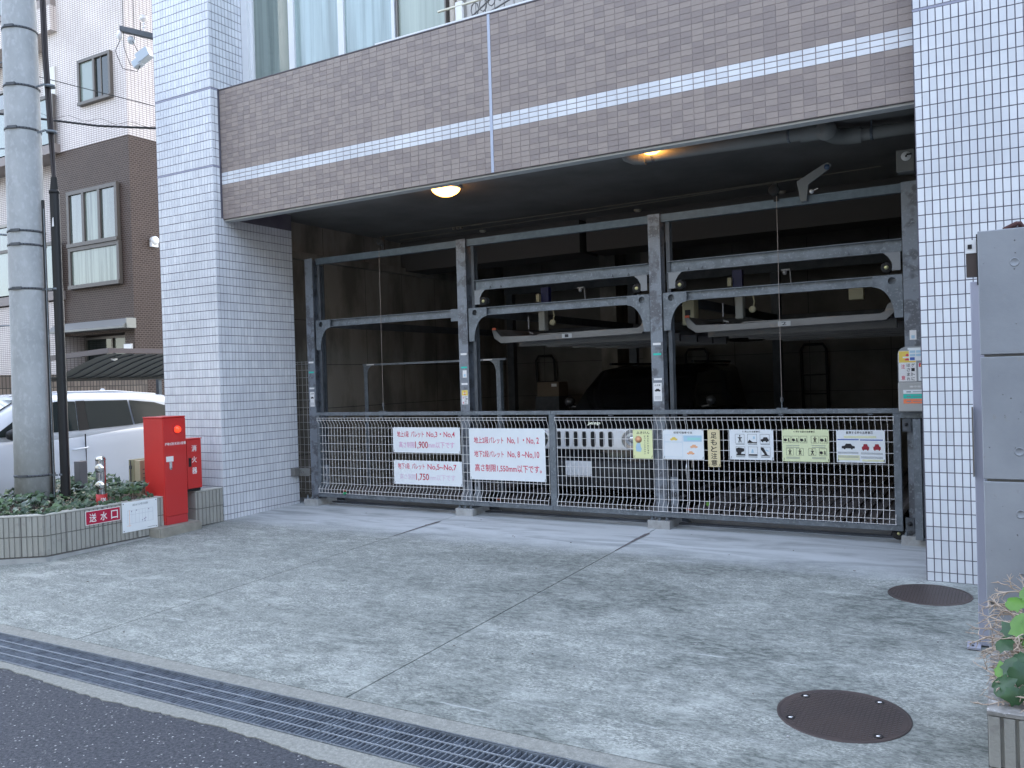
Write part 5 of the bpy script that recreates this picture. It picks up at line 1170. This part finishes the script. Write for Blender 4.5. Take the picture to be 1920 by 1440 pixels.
win2(nb, -19.46,-18.20, 8.50,9.60, BY, [-18.83], [mat('frosted_pane', (.15,.18,.165), .2, coat=.3), M_GLASSD], M_BRZL, .07)
b = MB(); b.box(-18.60,-18.56,BY-.06,BY-.02,8.57,9.53); b.build('sash_stile', M_BRZL, nb)
win2(nb, -20.4,-18.3, 1.9,2.93, BY+.58, [-19.3], [M_GLASSD, mat('dim_blind', (.12,.14,.12), .3, coat=.5)], M_BRZ, .06)
t = thing('awning_box', 'closed grey awning cassette over the dark ground-floor window', 'awning', (-19,12.8,3.1))
b = MB(); b.prism([(0,0),(0,.24),(-.10,.24),(-.34,.05),(-.34,0)], (-20.7,BY+.008,3.02), Y, Z, (3.0,0,0)); b.build('cassette', mat('awning_grey', (.16,.16,.155), .4), t)
b = MB(); b.box(-17.70,-17.66,BY-.24,BY,3.02,3.25); b.build('end_cap', mat('cap_beige', (.26,.25,.22), .4), t)
b = MB(); b.box(-18.10,-17.80,BY-.04,BY+.009,2.47,2.66); o = b.build('wall_light', M_WHITE, None, bevel=.01); tag(o, 'white square wall light at the corner of the brown house', 'wall light')
b = MB(); b.lathe([(.10,0),(.10,.10),(.06,.14),(.0001,.15)], (BX+.005,13.42,5.13), X, 18); b.box(BX-.004,BX+.08,13.33,13.51,4.98,5.10); tag(b.build('vent_hood', M_WHITE), 'white hooded vent on the side wall of the brown house', 'vent')
# wing with balconies on the far left
wg = thing('balcony_block', 'pale tiled apartment block with balconies behind the utility pole', 'building', (-19,12,0))
b = MB(); b.box(-34,-20.75,13.4,24,-.3,26); b.build('wall', M_BGW, wg)
b = MB(); b.box(-34,-20.45,12.78,13.4,-.3,3.85); b.build('ground_floor_wall', M_BGW, wg)
for z0 in (4.1,7.75,11.4):
    b = MB(); b.box(-34,-20.38,12.7,13.39,z0-.22,z0); b.build('balcony_slab', mat('slab_taupe', (.22,.19,.18), .7), wg)
    b = MB(); b.box(-34,-20.5,12.72,12.75,z0+.04,z0+1.15); b.build('balcony_glass', mat('balcony_glass', (.15,.18,.17), .25, coat=.5), wg)
    b = MB(); b.box(-34,-20.4,12.69,12.77,z0+1.15,z0+1.23)
    for k in range(12): b.box(-21.3-k*1.2,-21.24-k*1.2,12.69,12.717,z0,z0+1.15)
    b.box(-20.45,-20.40,12.69,12.76,z0,z0+1.15); b.build('balcony_rail', M_BRZL, wg)
    win2(wg, -24.8,-22.2, z0+.05,z0+2.1, 13.39, [-23.5], CUR3, M_BRZ, .07)
b = MB(); b.box(-20.95,-20.45,12.8,13.0,8.98,9.7); b.build('outdoor_unit', M_BEIGE, wg)
b = MB(); b.box(-34,-20.36,12.68,13.4,10.55,11.17); b.build('fascia', M_BGW, wg)
# carport and brick wall
cp = thing('carport', 'low carport with a curved ribbed roof and grey fascia behind the white car', 'carport', (-15,10,0))
b = MB(); b.box(-14.60,-14.53,10.03,12.7,2.28,2.37); b.prism([(-14.531,2.28),(-14.531,2.375),(-17.2,2.27),(-17.2,2.17)], (0,9.96,0), X, Z, (0,.07,0)); b.build('fascia', mat('fascia_brown', (.075,.06,.065), .5), cp)
prof = [(-14.62,2.27),(-15.0,2.22),(-15.4,2.13),(-15.8,2.02),(-16.2,1.90),(-16.6,1.84)]
for i in range(10):
    b = MB(); y0 = 10.04+i*.262
    for (xa, za), (xb, zb) in zip(prof[:-1], prof[1:]): b.add([(xa,y0,za),(xa,y0+.255,za),(xb,y0+.255,zb),(xb,y0,zb)], [(0,1,2,3)])
    b.tube([(q[0],y0+.258,q[1]-.01) for q in prof], .012, 6, 1)
    b.build('roof_panel', [mat('carport_poly', (.115,.125,.125), .45, col2=(.095,.105,.105), scale=3), M_GALVD], cp)
b = MB(); b.box(-16.6,-16.5,9.9,12.7,1.79,1.88); b.build('beam', M_BLACK, cp)
for y in (10.0,12.6):
    b = MB(); b.box(-16.7,-16.61,y,y+.08,0,1.80); b.build('post', M_GALVD, cp)
b = MB(); b.lathe([(.06,0),(.06,-.03),(.0001,-.05)], (-15.0,10.4,2.2), n=16); b.build('downlight', M_WHITE, cp)
b = MB(); b.box(-17.5,-17.3,8.0,12.83,0,1.95); b.box(-24,-17.5,12.2,12.4,0,1.6); tag(b.build('brick_wall', M_CPB), 'dark ribbed brick boundary wall under the carport', 'wall')
# ------------------------------------------------------------------ the far side of the street, behind the camera
op = thing('street_block', 'mid-rise tiled block on the other side of the street, behind the camera', 'building', (0,-8,0))
b = MB(); b.box(-40,30,-18,-6.5,-.3,10.5); b.build('wall', mat('opposite_wall', (.17,.165,.16), .8), op)
for zz in (1.0,4.0,7.0):
    for k in range(11):
        b = MB(); b.box(-38+k*6,-35+k*6,-6.5,-6.44,zz,zz+1.7); b.build('window', M_GLASSG, op)
# ------------------------------------------------------------------ overhead arm and wires
t = thing('cross_arm', 'steel line arm with insulator and grey switch box beside the white column', 'power equipment', (-10.5,7.8,6.5))
b = MB(); b.obox((-10.49,7.80,6.585), (.20,.115,-.062), (.025,-.04,0), (0,0,.035)); b.build('arm', M_GALVD, t)
b = MB(); b.lathe([(.05,-.03),(.065,-.01),(.065,.01),(.05,.03),(.03,.04),(.0001,.05)], (-10.70,7.68,6.56), (-.8,-.6,0), 16); b.build('insulator', M_WHITE, t)
b = MB(); b.tube([(-10.41,7.85,6.6),(-10.41,7.85,6.75)], .008, 6); b.lathe([(.015,0),(.05,.03),(.055,.05),(.04,.065),(.05,.08),(.0001,.10)], (-10.41,7.85,6.74), n=16); b.box(-10.45,-10.37,7.84,7.86,6.66,6.67); b.box(-10.44,-10.38,7.84,7.86,6.71,6.72); b.build('pin_insulator', M_WHITE, t)
b = MB(); b.lathe([(.03,0),(.05,.02),(.05,.07),(.03,.09)], (-10.56,7.76,6.46), (-.5,.2,.6), 14); b.build('bushing', mat('porcelain', (.5,.55,.58), .3), t)
b = MB(); b.obox((-10.41,7.84,6.26), (.085,.03,.05), (-.02,.06,0), (-.035,0,.07)); b.obox((-10.50,7.80,6.16), (.05,.02,.03), (-.015,.05,0), (-.03,0,.05)); b.build('switch_box', mat('switchbox_grey', (.42,.48,.53), .4), t, bevel=.008)
b = MB(); b.tube([(-10.70,7.68,6.50),(-10.78,7.65,6.35),(-10.70,7.7,6.10),(-10.52,7.8,6.05),(-10.45,7.8,6.12)], .005, 5); b.tube([(-10.66,7.7,7.4),(-10.66,7.7,6.4),(-10.6,7.75,6.15),(-10.5,7.8,6.12)], .005, 5)
b.tube([(-10.535,7.78,7.4),(-10.53,7.78,6.5)], .005, 5); b.tube([(-10.56,7.76,6.5),(-10.5,7.79,6.35),(-10.36,7.86,6.2)], .005, 5); b.tube([(-10.48,7.85,6.75),(-10.49,7.85,6.65),(-10.41,7.85,6.57)], .005, 5); b.build('lead', M_BLACK, t)
def wire(pts, r, lab, coil=False):
    b = MB(); b.tube(pts, r, 6)
    if coil:
        p0, p1 = Vector(pts[0]), Vector(pts[-1]); n = 64; b.tube([p0.lerp(p1, k/n)+Vector((0,0,-.02+.03*math.sin(k*1.3)-.012*math.sin(math.pi*k/n))) for k in range(n+1)], .0025, 4)
    tag(b.build('overhead_wire', M_BLACK), lab, 'wire', 'overhead wires at the left')
wire([(-12.9,6.40,6.40),(-11.717,7.08,6.02),(-10.33,7.89,5.56),(-9.4,8.4,5.30)], .006, 'thin overhead wire, the upper of two crossing the white house')
wire([(-14.5,5.5,5.95),(-12.18,6.80,5.51),(-11.0,7.49,5.30),(-9.4,8.35,5.15)], .016, 'thick black overhead cable wrapped with a thin spiral wire', True)
wire([(-14.5,5.1,6.0),(-12.2,6.0,5.75),(-9.56,5.4,5.72)], .005, 'thin wire ending at the left side of the utility pole')

# ------------------------------------------------------------------ right side wall, post, planter
rw = thing('concrete_wall', 'smooth board-formed concrete wall at the right edge with tie-rod holes', 'wall', (.5,4.85,0))
MPIT = mat('pit_shadow', (.16,.165,.17), .9)
zs = [-.1,.438,1.035,1.635,2.242]
bk = MB(); bk.box(-.120,1.8,4.732,4.88,-.1,2.232); bk.build('wall_core', mat('core_dark', (.24,.24,.24), .9), rw)
for i in range(4):
    b = MB(); b.box(-.136+(.006 if i == 0 else 0),1.8,4.71+(.012 if i == 0 else 0),4.90,zs[i]+.006,zs[i+1]-.006); pn = b.build('panel', M_CONC, rw, bevel=.003)
    if i:
        for x, z in ((.016,zs[i]+.44 if i == 3 else zs[i]+.14),(.62,zs[i]+.3),(.016,zs[i]+.44) if i == 1 else (.62,zs[i]+.12)):
            c = MB(); y = 4.7098; c.lathe([(.019,0),(.021,.0009),(.0175,.0012),(.0172,.0004),(.0001,.0004)], (x,y,z), NY, 24); c.build('tie_hole', M_CONC, pn)
    c = MB()
    for k in range(26):
        x = R.uniform(-.12,.35); z = R.uniform(zs[i]+.03, zs[i+1]-.03); s = R.uniform(.0012,.004)
        c.lathe([(.0001,.0006),(s,.0005)], (x,4.7095+(.012 if i == 0 else 0),z), NY, 6)
    kind(c.build('air_voids', MPIT, pn), 'stuff')
b = MB(); b.tube([(-.02,4.78,2.243),(.03,4.76,2.262),(.04,4.76,2.262),(.05,4.78,2.25)], .012, 8); b.box(-.03,.3,4.77,4.785,2.242,2.25)
tag(b.build('dry_vine_tip', mat('vine_dark', (.07,.03,.03), .8)), 'dark dried vine tip lying on top of the concrete wall', 'vine')
t = thing('gate_post', 'slim grey steel post with hinge bracket behind the concrete wall', 'post', (-.18,5.6,0))
MPO = mat('post_grey', (.36,.37,.45), .4, .2)
b = MB(); b.box(-.205,-.13,5.60,5.66,-.03,2.07); b.build('shaft', MPO, t, bevel=.003)
b = MB(); b.box(-.226,-.166,5.60,5.62,2.235,2.31); b.build('hinge_plate', M_ALU, t); b = MB(); b.box(-.212,-.19,5.595,5.5995,2.26,2.285); b.build('slot', M_BLACK, t)
b = MB(); b.box(-.222,-.166,5.605,5.66,2.10,2.234); b.build('hinge', mat('hinge_brown', (.06,.045,.04), .6), t)
b = MB(); b.box(-.168,-.16,5.59,5.66,2.05,2.34); b.build('hinge_strip', M_BLACK, t)
b = MB(); b.box(-.212,-.205,5.56,5.6,.95,1.35); b.build('strike', M_BRZ, t)
b = MB(); b.box(-.265,-.195,5.52,5.64,-.036,-.03+.006); b.build('foot_plate', MPO, t)
for y in (5.55,5.61): 
    b = MB(); b.lathe([(.008,0),(.008,.008),(.0001,.009)], (-.235,y,-.024), n=6, smooth=False); b.build('bolt', M_GALVD, t)
rp = thing('corner_planter', 'ribbed block planter with dry vines and green leaves in the bottom right corner', 'planter', (.4,4.1,0))
rp.name = 'block_planter.001'
block_wall(rp, (-.112,3.615), (1.9,3.615), -.09, 2, .12, start=.0, cap=False)
b = MB(); b.box(-.113,1.9,3.603,3.74,.296,.310); b.box(-.113,.02,3.74,4.72,.296,.308); b.box(-.1095,.0,3.64,4.72,-.15,.295); b.build('mortar_top', mat('pale_mortar', (.33,.325,.31), .9, col2=(.19,.185,.175), scale=16, col3=(.48,.48,.47), scale3=30, c3=(.6,.66), bump=.4, bscale=60), rp)
b = MB(); b.box(.02,1.9,3.74,4.70,-.1,.29); b.build('soil', M_SOIL, rp)
vn = thing('vine_plant', 'leafy vine with large green leaves growing over the right-hand planter', 'plant', (0,4.1,.3))
b = MB()
for pts in ([(.10,4.3,.29),(.02,4.05,.40),(-.02,3.9,.46)],[(.12,4.2,.29),(.05,3.9,.38),(-.05,3.75,.40)],[(.12,4.1,.29),(.06,3.8,.36),(-.02,3.68,.36)],[(.2,4.3,.29),(.1,4.2,.5),(.02,4.1,.55)]): b.tube(pts, .003, 5, tone=1)
b.build('stem', M_TWIG, vn)
for (x,y,z,s,m,nr,sp) in [(.02,4.02,.52,.17,M_LEAFB,(-.25,-.8,.5),1.3),(-.01,4.28,.56,.11,M_LEAFB,(-.1,-.5,.8),2.9),(.06,4.15,.62,.12,M_LEAFB,(.2,-.7,.6),.4),(-.068,3.84,.40,.085,M_LEAFB,(-.5,-.6,.7),4.4),
    (-.055,3.98,.46,.10,M_LEAFD,(-.4,-.5,.8),2.2),(-.04,4.08,.50,.09,M_LEAFD,(-.2,-.6,.6),5),(-.03,3.80,.42,.12,M_LEAFD,(-.3,-.7,.6),.9),(.005,3.74,.42,.12,M_LEAFD,(.3,-.8,.5),2.5),(-.06,3.70,.385,.12,M_LEAFD,(-.5,-.6,.6),3.6),
    (-.03,3.66,.36,.09,M_LEAFD,(-.1,-.9,.4),.2),(.03,3.66,.37,.10,M_LEAFD,(.2,-.8,.4),1.8),(-.06,3.90,.345,.07,M_LEAFB,(-.4,-.4,.8),1.1),(-.045,4.18,.44,.08,M_LEAFD,(-.5,-.3,.7),3.3),(.05,3.95,.50,.10,M_LEAFD,(.1,-.9,.5),5.6),(-.075,3.76,.345,.06,M_LEAFD,(-.6,-.3,.7),2.0),(.03,4.30,.60,.09,M_LEAFB,(-.3,-.6,.4),4.1),(.01,3.85,.45,.09,M_LEAFD,(0,-.6,.8),4)]:
    q = MB()
    nn = Vector(nr).normalized(); a = nn.cross(Vector((math.cos(sp), math.sin(sp), .2))).normalized(); c = nn.cross(a); s *= .78
    half = [(0,-.42),(.14,-.50),(.32,-.44),(.50,-.16),(.44,.02),(.52,.20),(.30,.24),(.16,.42),(0,.62)]
    vs = []; N = len(half)
    for i_, (xx, yy) in enumerate(half): vs.append(Vector((x,y,z))+a*xx*s+c*yy*s-nn*(abs(xx)*.3+.1*yy*yy)*s)
    for xx, yy in half[1:-1]: vs.append(Vector((x,y,z))+a*(-xx)*s+c*yy*s-nn*(abs(xx)*.3+.1*yy*yy)*s)
    cen = len(vs); vs.append(Vector((x,y,z))-c*.05*s); order = list(range(N))+list(range(N+N-3, N-1, -1)); n2 = len(order)
    q.add(vs, [(cen, order[i], order[(i+1)%n2]) for i in range(n2)], 0, .5, True); q.build('leaf', m, vn)
b = MB()
def twig(p, d, l, r, depth=0):
    pts = [Vector(p)]; d = Vector(d).normalized()
    for k in range(5):
        d = (d+Vector((R.uniform(-.35,.35),R.uniform(-.35,.35),R.uniform(-.3,.25)))).normalized(); pts.append(pts[-1]+d*l/5)
    b.tube(pts, [r*(1-.13*k) for k in range(6)], 5, tone=R.random()*.7, cap=False)
    if depth < 2:
        for k in range(3): 
            j = R.randrange(2,6); dd = (d+Vector((R.uniform(-.8,.8),R.uniform(-.8,.8),R.uniform(-.5,.5)))).normalized(); twig(pts[j], dd, l*.5, r*.7, depth+1)
for k in range(210):
    x = R.uniform(.0,.30); y = R.uniform(3.95,4.66); z = R.uniform(.30,.52)
    twig((x,y,z), (R.uniform(-1,.3),R.uniform(-.5,.3),R.uniform(-.35,.3)), R.uniform(.06,.17), R.uniform(.003,.0055))
for k in range(70):
    x = R.uniform(-.05,.16); y = R.uniform(3.68,4.0); z = R.uniform(.31,.36)
    twig((x,y,z), (R.uniform(-.8,.4),R.uniform(-.8,.1),R.uniform(-.1,.2)), R.uniform(.06,.12), R.uniform(.003,.0045))
kind(b.build('dry_twigs', M_TWIG), 'stuff')
